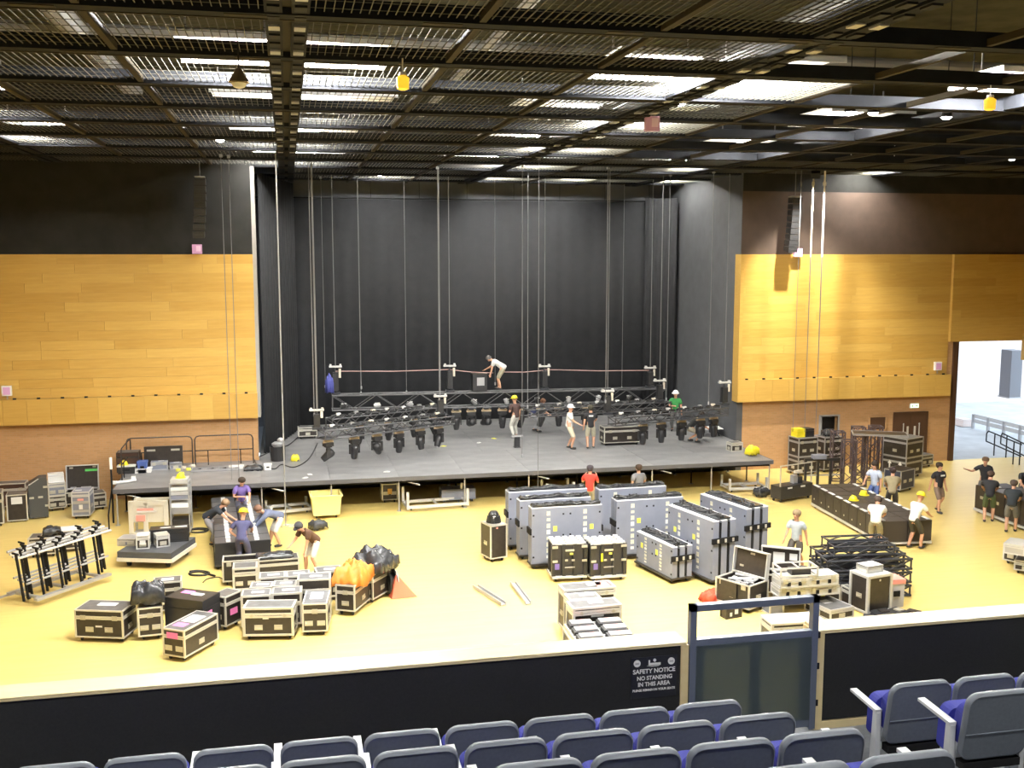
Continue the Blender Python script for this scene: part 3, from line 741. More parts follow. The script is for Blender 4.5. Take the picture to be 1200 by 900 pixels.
for row, n in enumerate((10, 8, 5, 3)):
    for k in range(n):
        seat('grey backed blue seat, %s left of the gate, %s' % (rown[row], 'at the aisle' if k == 0 else ['', 'second', 'third', 'fourth', 'fifth', 'sixth', 'seventh', 'eighth', 'ninth', 'tenth'][k] + ' from the aisle'),
             2.62 - .5 * k, row, k == n - 1)
for row, n in enumerate((4, 3)):
    for k in range(n):
        seat('grey backed blue seat, %s right of the gate, %s' % (rown[row], 'at the aisle' if k == 0 else ['', 'second', 'third', 'fourth'][k] + ' from the aisle'), 4.17 + .5 * k + .05 * row, row, k == 0)

# ------------------------------------------------------------------ chains and cables from the grid
def chain(label, x, y, z0, z1=None, r=.016, m=None, name='hoist_chain', twin=False):
    z1 = z1 or ZC + .1
    t = thing(name, label, 'chain' if name == 'hoist_chain' else 'cable', (x, y, z0))
    MB().tube((0, 0, 0), (0, 0, z1 - z0), r, 6).build('links', m or CHAIN, t)
    MB().lathe([(.01, .12), (.035, .09), (.035, .0), (.01, -.03)], 8).build('hook', STEEL, t)
    MB().box((0, 0, z1 - z0 - .04), (.1, .1, .1)).build('top_shackle', STEEL, t)
    return t
CH = [(365, 37.5, 3.25, .016, 'pair left of the front left truss, left strand'), (369, 37.6, 3.2, .016, 'pair left of the front left truss, right strand'), (379, 46.0, 3.2, .012, 'thin one behind the left hoist'),
      (421, 46.5, 2.8, .011, 'thin one over the left truss'), (475, 46.5, 2.8, .012, 'thin one over the middle of the left trusses'), (514, 39.9, 3.35, .02, 'bright one to the right end of the front left truss'),
      (580, 44.2, 3.35, .013, 'one beside the worker standing on the truss'), (612, 38.3, 1.3, .014, 'one dropping to the stage beside the yellow helmet worker'),
      (711, 38.6, 3.25, .016, 'one to the left end of the front right truss'), (730, 46.5, 2.7, .013, 'thin one behind the front right truss'), (833, 39.6, 2.9, .016, 'second from the right stage wall'), (421.5, 44.5, 3.3, .01, 'faint one near the left hoist')]
for (u, y, z, r, lab) in CH:
    p = GY(u, 350, y); chain('steel hoist chain, ' + lab, p.x, y, z, None, r)
for (u, v, y, z0, r, lab) in [(261, 250, 36.6, 1.0, .012, 'left strand above the black cabinet rows'), (270, 250, 36.9, .9, .012, 'right strand above the black cabinet rows'), (631, 400, 35.4, .3, .010, 'thin one hanging in front of the stage')]:
    p = GY(u, v, y); chain('grey chain, ' + lab, p.x, y, z0, None, r)
p0 = G(335, 617)
t = thing('hanging_pole_cable', 'thick pale cable dropping from the grid to a floor hook left of the stage front', 'cable', (p0.x, p0.y, 0))
MB().tube((0, 0, .02), (0, 0, ZC + .1), .022, 8).build('cable', mat('pale_cable', (.26, .26, .25), .5), t)
MB().path([(.0, 0, .03), (.12, -.1, .02), (.28, -.06, .02), (.3, .1, .02), (.15, .16, .02), (-.12, .14, .02), (-.22, 0, .02), (-.1, -.1, .02)], .015).build('floor_loop', STEEL, t)
for (u0, u1, y, rr, m_, lab) in [(937.5, 931, 37.6, .014, CHAIN, 'thin steel cable beside the hanging loudspeaker column'), (951.5, 945, 37.4, .03, ROPE, 'yellowish rope in front of the right oak wall'), (965, 958, 37.4, .036, mat('white_rope', (.75, .70, .68), .7), 'thick white rope in front of the right oak wall')]:
    p = GY((u0 + u1) / 2, 350, y); t = thing('hanging_rope', lab, 'rope', (p.x, y, 2.0))
    MB().tube((0, 0, 6.9), (0, 0, ZC - 1.9), rr, 8).build('rope', m_, t)
    MB().tube((0, 0, 0), (0, 0, 6.9), .011, 6, rr * .8).build('tail', CHAIN, t)
    MB().lathe([(rr, .1), (rr * 2, .05), (rr * 2, -.05), (rr, -.1)], 8, (0, 0, ZC - 2.5)).build('collar', m_, t)

# ------------------------------------------------------------------ trusses, hoists, moving lights on stage
def truss(name, label, p, q, w=.5, h=.5, r=.028, m=None, bays=None, lace=.014, cat='truss', group=None):
    """box truss from p to q (bottom centre line)"""
    m = m or TRUSS; p = Vector(p); q = Vector(q); c = (p + q) / 2; e = q - p; L_ = e.length
    yaw = math.atan2(e.y, e.x); t = thing(name, label, cat, tuple(c), yaw, group)
    slope = (q.z - p.z) / L_
    t.rotation_euler = (0, -math.asin(slope), yaw)
    bays = bays or max(2, round(L_ / h)); a = L_ / 2
    ch_ = MB().tube((-a, 0, 0), (a, 0, 0), r, 8).mesh('chord', m)
    for yy in (-w / 2, w / 2):
        for zz in (r, h - r): ob('chord', ch_, t, (0, yy, zz))
    st = L_ / bays
    z = MB()
    for k in range(bays):
        x0 = -st / 2; 
    lm = MB().bar((-st / 2, 0, r), (st / 2, 0, h - r), lace * 2).mesh('lacing', m)
    lm2 = MB().bar((-st / 2, 0, h - r), (st / 2, 0, r), lace * 2).mesh('lacing', m)
    hm = MB().bar((-st / 2, -w / 2, 0), (st / 2, w / 2, 0), lace * 2).mesh('lacing', m)
    um = MB().bar((0, 0, r), (0, 0, h - r), lace * 2).mesh('post', m); cm = MB().bar((0, -w / 2, 0), (0, w / 2, 0), lace * 2).mesh('cross_tie', m)
    for k in range(bays):
        x = -a + st * (k + .5)
        for yy in (-w / 2, w / 2): ob('lacing', lm if k % 2 else lm2, t, (x, yy, 0))
        ob('lacing', hm, t, (x, 0, h - r))
    for k in (0, bays):
        x = -a + st * k + (r if k == 0 else -r)
        for yy in (-w / 2, w / 2): ob('post', um, t, (x, yy, 0))
        for zz in (r, h - r): ob('cross_tie', cm, t, (x, 0, zz))
    return t
S3 = lambda u, v, z: (lambda p: (p.x, p.y, z))(G(u, v, SZ))
# front left truss: near left end to far right end, resting on chains above the deck
LA, LB = Vector(S3(377, 553, 2.42)), Vector(S3(528, 531, 2.42))
RA, RB = Vector(S3(716, 533, 2.38)), Vector(S3(848, 521, 2.48))
BA, BB = Vector((1.7, 43.5, 2.55)), Vector((16.3, 43.5, 2.45))
truss('lighting_truss', 'grey box truss at the front left of the stage carrying six moving lights', LA, LB, .55, .36, .03, TRUSSG, 14)
L2A, L2B = LA + Vector((.35, 1.9, .12)), LB + Vector((.0, 1.7, .12))
truss('lighting_truss', 'grey box truss behind the front left truss', L2A, L2B, .5, .36, .026, TRUSSG, 13)
truss('lighting_truss', 'grey box truss at the front right of the stage above a flight case', RA, RB, .55, .36, .03, TRUSSG, 13)
truss('lighting_truss', 'long tall truss across the rear of the stage with a worker standing on it', BA, BB, .6, .68, .034, TRUSSG, 16)
R2A, R2B = RA + Vector((-2.9, 2.3, .1)), RB + Vector((-1.6, 2.2, 0))
truss('lighting_truss', 'grey box truss behind the front right truss', R2A, R2B, .5, .34, .026, TRUSSG, 14)
hm1 = MB().box((0, 0, -.06), (.30, .22, .12)).box((0, 0, -.135), (.2, .16, .04))
MHB = hm1.mesh('base', PLASTIC)
MHC = MB().box((0, 0, .03), (.36, .05, .07)).box((-.12, 0, .11), (.045, .05, .12)).box((.12, 0, .11), (.045, .05, .12)).mesh('clamp', mat('omega_clamp', (.70, .55, .36), .4, metal=.3))
MHX = MB().box((0, 0, .155), (.30, .50, .04)).mesh('crossbar', TRUSS)
MHY = MB().box((0, 0, -.18), (.36, .10, .05)).box((-.17, 0, -.32), (.035, .10, .30)).box((.17, 0, -.32), (.035, .10, .30)).mesh('yoke', PLASTIC)
hd = MB().lathe([(0, -.26), (.085, -.25), (.105, -.2), (.125, -.02), (.14, .05), (.135, .14), (.09, .2), (0, .21)], 14); hd.smooth = True
MHH = hd.mesh('head', PLASTIC)
MHL = MB().lathe([(0, -.268), (.075, -.264), (.075, -.25), (0, -.25)], 14).mesh('lens', STEEL)
def moving_head(label, p, yaw, pan, ti, group, s=1.0):
    t = thing('moving_light', label, 'stage light', tuple(p), yaw, group); t.scale = (s, s, s)
    ob('clamp', MHC, t); ob('crossbar', MHX, t); ob('base', MHB, t)
    y = ob('yoke', MHY, t, (0, 0, 0), (0, 0, pan))
    h = ob('head', MHH, t, (0, 0, -.40), (ti, 0, pan)); ob('lens', MHL, h)
ang = lambda a, b: math.atan2(b.y - a.y, b.x - a.x)
for k, (f_, pan, ti) in enumerate([(.05, 1.2, .9), (.24, .1, .15), (.41, 2.2, -.75), (.58, .0, .1), (.75, .3, -.2), (.9, 2.0, .5)]):
    p = LA + (LB - LA) * f_; p.z -= .13
    moving_head('black moving head light, %s under the front left truss' % ORD[k], p, ang(LA, LB), pan, ti, 'moving lights under the front left truss', 1.12)
for k, (f_, pan, ti) in enumerate([(.27, .0, .05), (.43, .1, -.05), (.61, 0, .02), (.78, .2, .08), (.9, .3, -.1)]):
    p = RA + (RB - RA) * f_; p.z -= .13
    moving_head('black moving head light, %s under the front right truss' % ORD[k], p, ang(RA, RB), pan, ti, 'moving lights under the front right truss', 1.12)
for k, x in enumerate((6.9, 7.55, 8.2, 8.9, 9.7, 10.6, 11.4, 12.6)):
    moving_head('black moving head light, %s under the tall rear truss' % ORD[k], Vector((x, 43.25, 2.34)), 0, .3 * k, R(8 * (k % 3) + 60 * (k in (1, 2))), 'moving lights under the rear truss', 1.15)
for k, f_ in enumerate((.25, .5, .72, .9)):
    p = L2A + (L2B - L2A) * f_; p.z -= .13
    moving_head('black moving head light, %s under the second left truss' % ORD[k], p, ang(LA, LB), .4 * k, .3 - .2 * k, 'moving lights under the second left truss')
# chains of the second right truss
for (A_, lab) in ((R2A, 'left end'), (R2B, 'right end')):
    chain('steel hoist chain to the %s of the truss behind the front right truss' % lab, A_.x * .97 + (R2A.x + R2B.x) / 2 * .03, A_.y, A_.z + .36, None, .014)
# chain hoists
def hoist(label, x, y, z, hgt=1.0, cloth_=None):
    t = thing('chain_hoist', label, 'hoist', (x, y, z))
    MB().box((0, 0, hgt * .42), (.22, .26, hgt * .62)).build('motor', PLASTIC, t)
    MB().box((0, 0, hgt * .92), (.52, .16, .06)).box((-.2, 0, hgt * .96), (.08, .12, .1)).box((.2, 0, hgt * .96), (.08, .12, .1)).build('top_bracket', ALUB, t)
    MB().tube((-.02, 0, 0), (-.02, 0, hgt * .9), .035, 8).build('mast', TRUSS, t)
    MB().tube((.17, -.05, hgt * .55), (.17, -.05, hgt * .85), .05, 8).build('pickup', ROPE, t)
    MB().tube((0, 0, hgt * .9), (0, 0, ZC - z + (0 if y > 39.6 else .07)), .017, 6).build('chain', CHAIN, t)
    MB().box((0, 0, .04), (.35, .3, .08)).build('foot', TRUSS, t)
for (u, vb, y, zz, hh, lab) in [(393, 427, 43.5, 3.23, 1.25, 'leftmost on the rear truss'), (527, 427, 43.5, 3.2, 1.2, 'second from the left on the rear truss'), (638, 427, 43.5, 3.18, 1.1, 'third from the left on the rear truss'), (762, 430, 43.5, 3.14, .95, 'rightmost on the rear truss'),
                                (773, 455, 41.2, 2.85, .95, 'one behind the front right truss'), (712, 458, 38.9, 2.74, 1.0, 'one at the left end of the front right truss'), (849, 450, 39.75, 2.84, 1.0, 'one at the right end of the front right truss'),
                                (371, 478, 37.5, 2.78, .75, 'one at the left end of the front left truss'), (516, 465, 39.9, 2.78, .8, 'one at the right end of the front left truss')]:
    p = GY(u, vb, y); hoist('black chain hoist with silver bracket, ' + lab, p.x, y, zz, hh)
for (a, b, lab) in [((393, 435), (527, 433), 'left span'), ((527, 433), (578, 437), 'short middle span'), ((590, 436), (638, 434), 'span right of the standing worker'), ((638, 433), (762, 434), 'right span')]:
    A, B = GY(*a, 43.5), GY(*b, 43.5)
    t = thing('barrier_tape', 'thin red and white safety line between rear hoists, ' + lab, 'safety line', tuple(A))
    MB().path([(0, 0, 0), ((B - A) * .5 - Vector((0, 0, .04))), (B - A)], .016).build('line', mat('safety_line', (.52, .33, .30), .6), t)
# items on the rear truss
p = GY(562, 458, 43.4)
t = thing('control_box', 'black dimmer box with grey front standing on the rear truss', 'box', (p.x, 43.5, 3.2))
MB().box((0, 0, .36), (.62, .4, .72)).build('cabinet', PLASTIC, t); MB().box((.03, -.21, .42), (.32, .02, .34)).build('front_panel', STEEL, t); MB().box((0, 0, .74), (.66, .44, .04)).build('lid', LAM, t)
for k in range(10):
    x = 2.2 + 1.38 * k; 
    c = (x, 43.45 - .1 * (k % 2), 2.72)
    t = thing('truss_fixture', 'small lamp fitting lying inside the rear truss, %s' % ORD[k], 'fixture', c, 0, 'fittings inside the rear truss')
    MB().lathe([(0, -.16), (.09, -.14), (.1, .06), (.05, .14), (0, .15)], 10, (0, 0, 0), Matrix.Rotation(1.2 + .3 * k, 3, 'Y')).build('body', STEEL if k % 3 else PLASTIC, t)
    MB().box((0, 0, .1), (.22, .05, .04)).build('bracket', ALUB, t)
for q, (A_, B_, nm, zz) in enumerate([(LA, LB, 'front left truss', .40), (L2A, L2B, 'second left truss', .40), (RA, RB, 'front right truss', .40), (R2A, R2B, 'second right truss', .38)]):
    for k in range(7):
        p = A_ + (B_ - A_) * ((k + .6) / 7.4); p.z += zz - .02
        t = thing('cable_loom', 'bundle of cables and connectors on the %s, %s' % (nm, ORD[k]), 'cable', tuple(p), ang(A_, B_) + .2 * (k % 3 - 1), 'cable bundles along the trusses')
        MB().path([(-.3, 0, .03), (-.12, .06, .05), (.08, -.05, .06), (.3, .03, .03)], .035, 6).build('cables', CABLE, t)
        MB().box((.05 * (k % 3), 0, .09), (.16, .1, .08)).build('connector', (PAPER, STEEL, ROPE, ALUB)[k % 4], t)
# chain bag at the left hoist and under-truss case, tool tray
p = GY(386, 452, 43.2)
cloth('chain_bag', 'crumpled blue chain bag hanging beside the leftmost rear hoist', 'bag', mat('blue_cloth', (.06, .07, .28), .7), (p.x, 43.2, p.z - .3), .4, .34, .26, .75, 4, .15, .16, 16)

# ------------------------------------------------------------------ things lying on the stage
flight_case('black flight case with silver edges under the front right truss', ((708, 523), (750, 521)), .62, .78, z=SZ, latches=2)
flight_case('small black flight case at the far left of the stage behind the truss', ((350, 515), (372, 514)), .5, .5, z=SZ, handles=1)
p = G(316, 540, SZ); p.x = max(p.x, -.5)
t = thing('equipment_bin', 'dark bin with coiled grey gear on top beside the stage opening', 'bin', (p.x, p.y, SZ))
MB().lathe([(.26, 0), (.30, .55), (.28, .55), (.25, .03)], 12).build('drum', PLASTIC, t)
MB().lathe([(.12, .5), (.2, .56), (.22, .66), (.12, .72), (.05, .62)], 12).lathe([(.06, .6), (.12, .66), (.13, .8), (.05, .86)], 10, (.12, .05, 0)).build('coil', STEEL, t)
p = G(606, 524, SZ)
t = thing('floor_stand', 'short black pillar with a flat top standing on the stage', 'stand', (p.x, p.y, SZ))
MB().box((0, 0, .22), (.2, .2, .44)).build('pillar', PLASTIC, t); MB().box((0, 0, .46), (.44, .3, .04)).build('top', STEEL, t); MB().box((0, 0, .012), (.26, .26, .024)).build('foot', PLASTIC, t)
a = G(834, 512, SZ); 
t = thing('folding_table', 'white table top on black legs at the right stage wall', 'table', (a.x + .05, a.y + .3, SZ), -.1)
MB().box((0, 0, .34), (.95, .7, .03)).build('table_top', WHITE, t)
for x in (-.35, .35):
    MB().bar((x, -.2, 0), (x * .7, .0, .33), .03).build('leg', BLACK, t); MB().bar((x, .2, 0), (x * .7, .0, .33), .03).build('leg', BLACK, t)
def hard_hat(label, loc, m=None, group=None, rz=0):
    t = thing('hard_hat', label, 'helmet', loc, rz, group)
    mb = MB(); mb.smooth = True
    mb.lathe([(.135, 0), (.13, .05), (.105, .11), (.055, .145), (0, .155)], 16)
    mb.build('shell', m or HIVIS, t)
    MB().lathe([(.12, -.002), (.17, -.004), (.17, .008), (.13, .012)], 16, (0, -.02, 0)).build('brim', m or HIVIS, t)
    MB().box((0, 0, .14), (.03, .2, .03)).build('ridge', m or HIVIS, t)
    return t
p = G(346, 540, SZ)
cloth('yellow_bag', 'small yellow bag on the stage near the left truss', 'bag', HIVIS, (p.x, p.y, SZ + .02), 0, .36, .3, .22, 3, .05, .05, 10)
p = G(897, 533, SZ); q_ = min(p.x, SX1 - .35)
cloth('yellow_bag', 'bright yellow bag on the right front corner of the stage', 'bag', HIVIS, (q_, p.y, SZ + .03), .4, .5, .45, .36, 6, .05, .09, 12)
flight_case('small black case with pale trim on the right stage corner', None, .4, .35, loc=Vector((q_ - .25, p.y + 1.1, SZ)), yaw=.1, wd=.5, z=SZ, ch=0, handles=1, latches=1)
def cable_run(label, pts, r=.012, z=0.0, name='cable_run', m=None):
    t = [Vector((G(u, v, z).x, G(u, v, z).y, z + r)) for u, v in pts]; c = t[0].copy()
    sm = []
    for k in range(len(t) - 1):
        p0, p1, p2, p3 = t[max(k - 1, 0)], t[k], t[k + 1], t[min(k + 2, len(t) - 1)]
        for s in range(6):
            x = s / 6; sm.append(.5 * ((2 * p1) + (p2 - p0) * x + (2 * p0 - 5 * p1 + 4 * p2 - p3) * x * x + (3 * p1 - p0 - 3 * p2 + p3) * x ** 3) - c)
    sm.append(t[-1] - c)
    o = MB().path(sm, r, 5).build(name, m or CABLE, None, tuple(c)); return tag(o, label, 'cable')
cable_run('black cable curling on the deck below the front left truss', [(372, 520), (362, 538), (345, 548), (330, 545), (322, 550), (310, 548)], .02, SZ)
cable_run('black cable lying across the deck by the left wing', [(350, 512), (338, 522), (322, 528), (300, 538), (300, 545), (290, 552)], .018, SZ)
for k, (u, v, m_) in enumerate([(453, 553, PAPER), (561, 519, PAPER), (579, 514, YELPAPER), (520, 523, YELPAPER), (358, 560, PAPER), (363, 556, PAPER)]):
    p = G(u, v, SZ)
    t = thing('scrap', '%s on the stage floor, %s' % ('yellow tape scrap' if m_ is YELPAPER else 'white paper scrap', ['below the front left truss', 'left of the rear lamps', 'near the yellow helmet worker', 'under the second truss', 'at the front left edge', 'beside the front edge cable'][k]), 'scrap', (p.x, p.y, SZ), k)
    MB().prism([(-.12, -.06), (.1, -.08), (.14, .05), (.02, .09), (-.1, .05)], .001, .012, 'xy').build('sheet', m_, t); MB().box((.02, 0, .02), (.1, .06, .02)).build('fold', m_, t)
# the left wing of the stage: cases, lids, boxes
def wing(u, v): p = G(u, v, SZ); return p
flight_case('large black lid panel leaning upright against the wing guard rail', None, .1, .82, loc=Vector((GY(192, 540, 39.2).x, 39.2, SZ)), yaw=0, wd=1.32, z=SZ, ch=0, lid=0, latches=0, handles=0, trim=LAM, top=LAM, front=[(-.32, .83, .3, .07, LATCH), (.32, .83, .3, .07, LATCH)], ends=False, name='case_lid', cat='case lid')
flight_case('dark red-brown case at the left end of the stage wing', None, .55, .72, loc=Vector((GY(151, 540, 38.95).x, 38.95, SZ)), yaw=0, wd=.75, z=SZ, ch=0, body=mat('dark_maroon', (.05, .022, .015), .5), trim=LAM, handles=0, latches=0, ends=False, name='equipment_case')
def crate(label, u, v, w_, d_, h_, m_, z=SZ, yaw=0., mt=None, name='plastic_crate'):
    p = G(u, v, z); yy = p.y + d_ / 2
    if z == SZ and p.x < -1.3: yy = min(yy, 38.6)
    t = thing(name, label, 'box', (p.x, yy, z), yaw)
    MB().prism([(-w_ / 2 + .02, 0), (w_ / 2 - .02, 0), (w_ / 2, h_ * .85), (-w_ / 2, h_ * .85)], -d_ / 2, d_ / 2).build('body', m_, t)
    MB().box((0, 0, h_ * .92), (w_ + .03, d_ + .03, h_ * .16)).build('lid', mt or m_, t)
    MB().box((0, -d_ / 2 - .01, h_ * .5), (w_ * .4, .02, h_ * .2)).build('grip', BLACK, t)
    return t
crate('black crate with white labels at the left end of the wing', 155, 546, .6, .4, .3, PLASTIC, mt=PAPER)
hard_hat('small yellow helmet on the crate at the left end of the wing', (G(151, 547, SZ).x, 38.6, SZ + .30))
crate('blue crate on the stage wing beside the black lid', 175, 542, .32, .3, .42, mat('blue_crate', (.07, .12, .34), .5))
crate('low white case on the stage wing', 170, 547, .72, .3, .16, WHITE)
flight_case('grey low case with white label on the stage wing, left of two', ((180, 547), (199, 546)), .45, .30, z=SZ, ch=0, body=LEDGREY, top=LEDGREY, trim=STEEL, latches=2, handles=0, paper=[(0.1, 0, .2, .1, PAPER)], name='rack_case')
flight_case('grey low case with white label on the stage wing, right of two', ((201, 547), (215, 546)), .4, .22, z=SZ, ch=0, body=LEDGREY, top=LEDGREY, trim=STEEL, latches=0, handles=1, paper=[(0.1, 0, .2, .1, PAPER)], name='rack_case')
for k, (u, v) in enumerate([(209, 552), (215, 549), (221, 551), (226, 547), (213, 556)]):
    p = G(u, v, SZ); t = thing('clamp', 'pale scaffold clamp in the pile on the stage wing, %s' % ['front left', 'middle', 'front right', 'rear right', 'nearest the edge'][k], 'clamp', (p.x, p.y, SZ), k * 1.1, 'loose clamps on the wing')
    MB().lathe([(.05, 0), (.09, .0), (.09, .08), (.05, .08), (.05, 0)], 10).build('ring', ROPE if k % 2 else YELPAPER, t); MB().box((.1, 0, .04), (.1, .05, .06)).build('lug', STEEL, t)
p = G(250, 551, SZ)
t = thing('tool_tray', 'long black tray of tools lying on the stage wing', 'tray', (p.x, p.y, SZ))
MB().box((0, 0, .012), (1.5, .4, .02)).build('floor', PLASTIC, t)
for x in (-.74, .74): MB().box((x, 0, .05), (.02, .4, .08)).build('end', STEEL, t)
for y in (-.2, .2): MB().box((0, y, .05), (1.5, .02, .08)).build('side', STEEL, t)
for k in range(6): MB().bar((-.6 + .22 * k, -.1, .04), (-.45 + .22 * k, .12, .05), .05, .04).build('tool', (PLASTIC, STEEL)[k % 2], t)
crate('white cardboard box on the stage wing', 277, 549, .5, .3, .1, PAPER); crate('white cardboard piece beside the black bag on the wing', 314, 551, .26, .2, .22, PAPER)
p = G(297, 551, SZ); cloth('black_bag', 'black sack lying on the stage wing', 'bag', BAGPL, (p.x, p.y, SZ + .02), 0, .75, .4, .16, 11, .04, .04, 12)
p = G(148, 566, SZ)
t = thing('white_bracket', 'white cranked bracket lying at the left front of the stage wing', 'bracket', (p.x, p.y, SZ))
MB().path([(-.35, -.12, .05), (.05, 0, .06), (.3, .12, .08)], .05).build('arm', WHITE, t); MB().box((-.36, -.12, .06), (.16, .12, .1)).build('foot', WHITE, t); MB().box((.22, .14, .14), (.14, .1, .12)).build('head', WHITE, t)

# ------------------------------------------------------------------ under and in front of the stage
def dolly(label, a, b, d, h=.22, posts=0.5, name='stage_dolly'):
    loc, yaw, w_ = site(a, b, d); t = thing(name, label, 'dolly', tuple(loc), yaw)
    castors(t, w_, d, inset=.15)
    for y in (-d / 2, d / 2): MB().box((0, y, .16), (w_, .07, .1)).build('side_rail', ALUB, t)
    for x in (-w_ / 2, 0, w_ / 2): MB().box((x, 0, .16), (.07, d, .08)).build('cross_rail', ALUB, t)
    for x in (-1, 1):
        for y in (-1, 1): MB().box((x * w_ / 2, y * d / 2, .15 + posts / 2), (.08, .08, posts + .12)).build('post', ALUB, t)
    return t
dolly('white steel stage dolly with four posts below the stage front, centre', (478, 600), (548, 595), .9)
dolly('white low stage dolly below the stage front, left of the yellow tub', (318, 606), (366, 601), .9, posts=.2)
dolly('white steel stage dolly below the stage front behind the grey panel carts', (641, 589), (672, 587), .7)
dolly('white steel stage dolly below the right end of the stage', (855, 578), (898, 576), .8, posts=.35)
flight_case('black rack case with amber panel under the stage', ((448, 590), (466, 589)), .5, .72, handles=2, latches=0, lid=0, front=[(0, .6, .16, .2, AMBER)])
flight_case('grey unmarked case on the stage dolly side under the stage', ((518, 590), (557, 588)), .6, .5, body=LEDGREY, trim=LEDGREY, latches=0, handles=0)
p, yaw, w_ = site((368, 609), (398, 607), .75)
t = thing('plastic_tub', 'bright yellow wheeled tub in front of the stage', 'tub', tuple(p), yaw)
m = MB(); a, b, h, k = w_ / 2 + .08, .46, .82, .86
m.add([(-a * k, -b * k, .12), (a * k, -b * k, .12), (a * k, b * k, .12), (-a * k, b * k, .12), (-a, -b, h), (a, -b, h), (a, b, h), (-a, b, h), (-a + .03, -b + .03, h), (a - .03, -b + .03, h), (a - .03, b - .03, h), (-a + .03, b - .03, h), (-a * k + .03, -b * k + .03, .15), (a * k - .03, -b * k + .03, .15), (a * k - .03, b * k - .03, .15), (-a * k + .03, b * k - .03, .15)],
      [(0, 3, 2, 1), (0, 1, 5, 4), (1, 2, 6, 5), (2, 3, 7, 6), (3, 0, 4, 7), (4, 5, 9, 8), (5, 6, 10, 9), (6, 7, 11, 10), (7, 4, 8, 11), (8, 9, 13, 12), (9, 10, 14, 13), (10, 11, 15, 14), (11, 8, 12, 15), (12, 13, 14, 15)])
m.build('basin', YELTUB, t)
MB().b2(-a - .03, a + .03, -b - .03, -b + .01, h - .05, h + .01).b2(-a - .03, a + .03, b - .01, b + .03, h - .05, h + .01).b2(-a - .03, -a + .01, -b, b, h - .05, h + .01).b2(a - .01, a + .03, -b, b, h - .05, h + .01).build('rim', YELTUB, t)
castors(t, w_, .75)
p = G(373, 622); cloth('black_sack', 'small black and grey sack lying on the floor in front of the stage', 'bag', BAGPL, (p.x, p.y + .2, .02), .5, .62, .5, .3, 8, .02, .07, 12)
for k, (a, b) in enumerate([((557, 689), (590, 710)), ((601, 685), (619, 709))]):
    A, B = G(*a), G(*b); t = thing('steel_channel', ('long' if k == 0 else 'shorter') + ' aluminium channel lying on the open floor, ' + ('left' if k == 0 else 'right') + ' one of two', 'channel', (A.x, A.y, 0)); e = B - A
    n = Vector((-e.y, e.x, 0)).normalized() * .07
    MB().bar((0, 0, .02), e + Vector((0, 0, .02)), .14, .03).build('web', STEEL, t)
    for s in (-1, 1): MB().bar(n * s + Vector((0, 0, .06)), e + n * s + Vector((0, 0, .06)), .018, .09).build('flange', STEEL, t)

# ------------------------------------------------------------------ left side: wall cases
flight_case('black case with white sheet on its front, left edge of the hall', ((9, 613), (33, 611)), .6, .96, lid=0, handles=0, latches=0, front=[(0.0, .78, .34, .24, PAPER)], ch=.05)
flight_case('dark case with bright top at the very left edge of the hall', ((-16, 619), (5, 617)), .7, 1.15, handles=1)
p, yaw, w_ = site((35, 609), (57, 607), .5)
t = thing('tall_case', 'tall charcoal wedge-topped case standing near the left wall', 'case', tuple(p), yaw)
MB().prism([(-w_ / 2, .05), (w_ / 2, .05), (w_ / 2, 1.42), (w_ / 2 - .25, 1.42), (-w_ / 2, 1.22)], -.27, .27).build('body', mat('charcoal_case', (.055, .058, .058), .5), t)
MB().bar((-w_ / 2 + .02, -.275, 1.2), (w_ / 2 - .25, -.275, 1.4), .05, .03).build('top_edge', ALUB, t)
for (x, z) in ((-.2, .75), (.08, .76), (.25, 1.1), (.28, .45)): MB().box((x, -.28, z), (.15, .012, .07)).build('plate', LATCH, t)
castors(t, w_, .5, s=.5)
flight_case('silver edged case under a grey one near the left wall', ((58, 600), (78, 598)), .6, .55)
p58, y58, w58 = site((58, 600), (78, 598), .6)
flight_case('grey lidded case on top of a silver edged one near the left wall', None, .6, .45, loc=p58, yaw=y58, wd=w58, z=.555, ch=0, body=LEDGREY, top=STEEL, latches=0)
flight_case('white box with papers on the stacked cases near the left wall', None, .35, .30, loc=p58, yaw=y58, wd=.5, z=1.01, ch=0, body=PAPER, trim=WHITE, top=PAPER, latches=0, handles=0, ends=False, name='cardboard_box', cat='box')
open_case('black open case with its big lid up, green strip inside, by the left wall', ((81, 590), (118, 588)), .6, .55, .85, 97, lidback=[(.28, .78, .42, .08, GREEN), (-.35, .9, .12, .06, LATCH), (.38, .92, .12, .06, LATCH), (-.3, .06, .2, .05, STEEL), (.1, .06, .35, .05, STEEL)])
flight_case('grey rack case with silver front and red marks near the left wall', ((85, 609), (106, 608)), .75, .95, body=LEDGREY, trim=ALUB, top=LEDGREY, lid=.14, latches=0, handles=0, front=[(0, .62, .5, .10, STEEL), (0, .72, .2, .07, REDPAPER), (0, .45, .12, .16, PAPER), (0, .3, .5, .08, STEEL)], paper=[(-.2, -.1, .22, .14, PAPER)])
flight_case('black case with pale edges beside the left end of the stage', ((108, 599), (125, 597)), .6, .62, handles=2, latches=0)
flight_case('dark brown case behind others against the left wall', ((5, 590), (40, 588)), .5, .95, body=mat('dark_maroon', (.05, .022, .015), .5), handles=1)
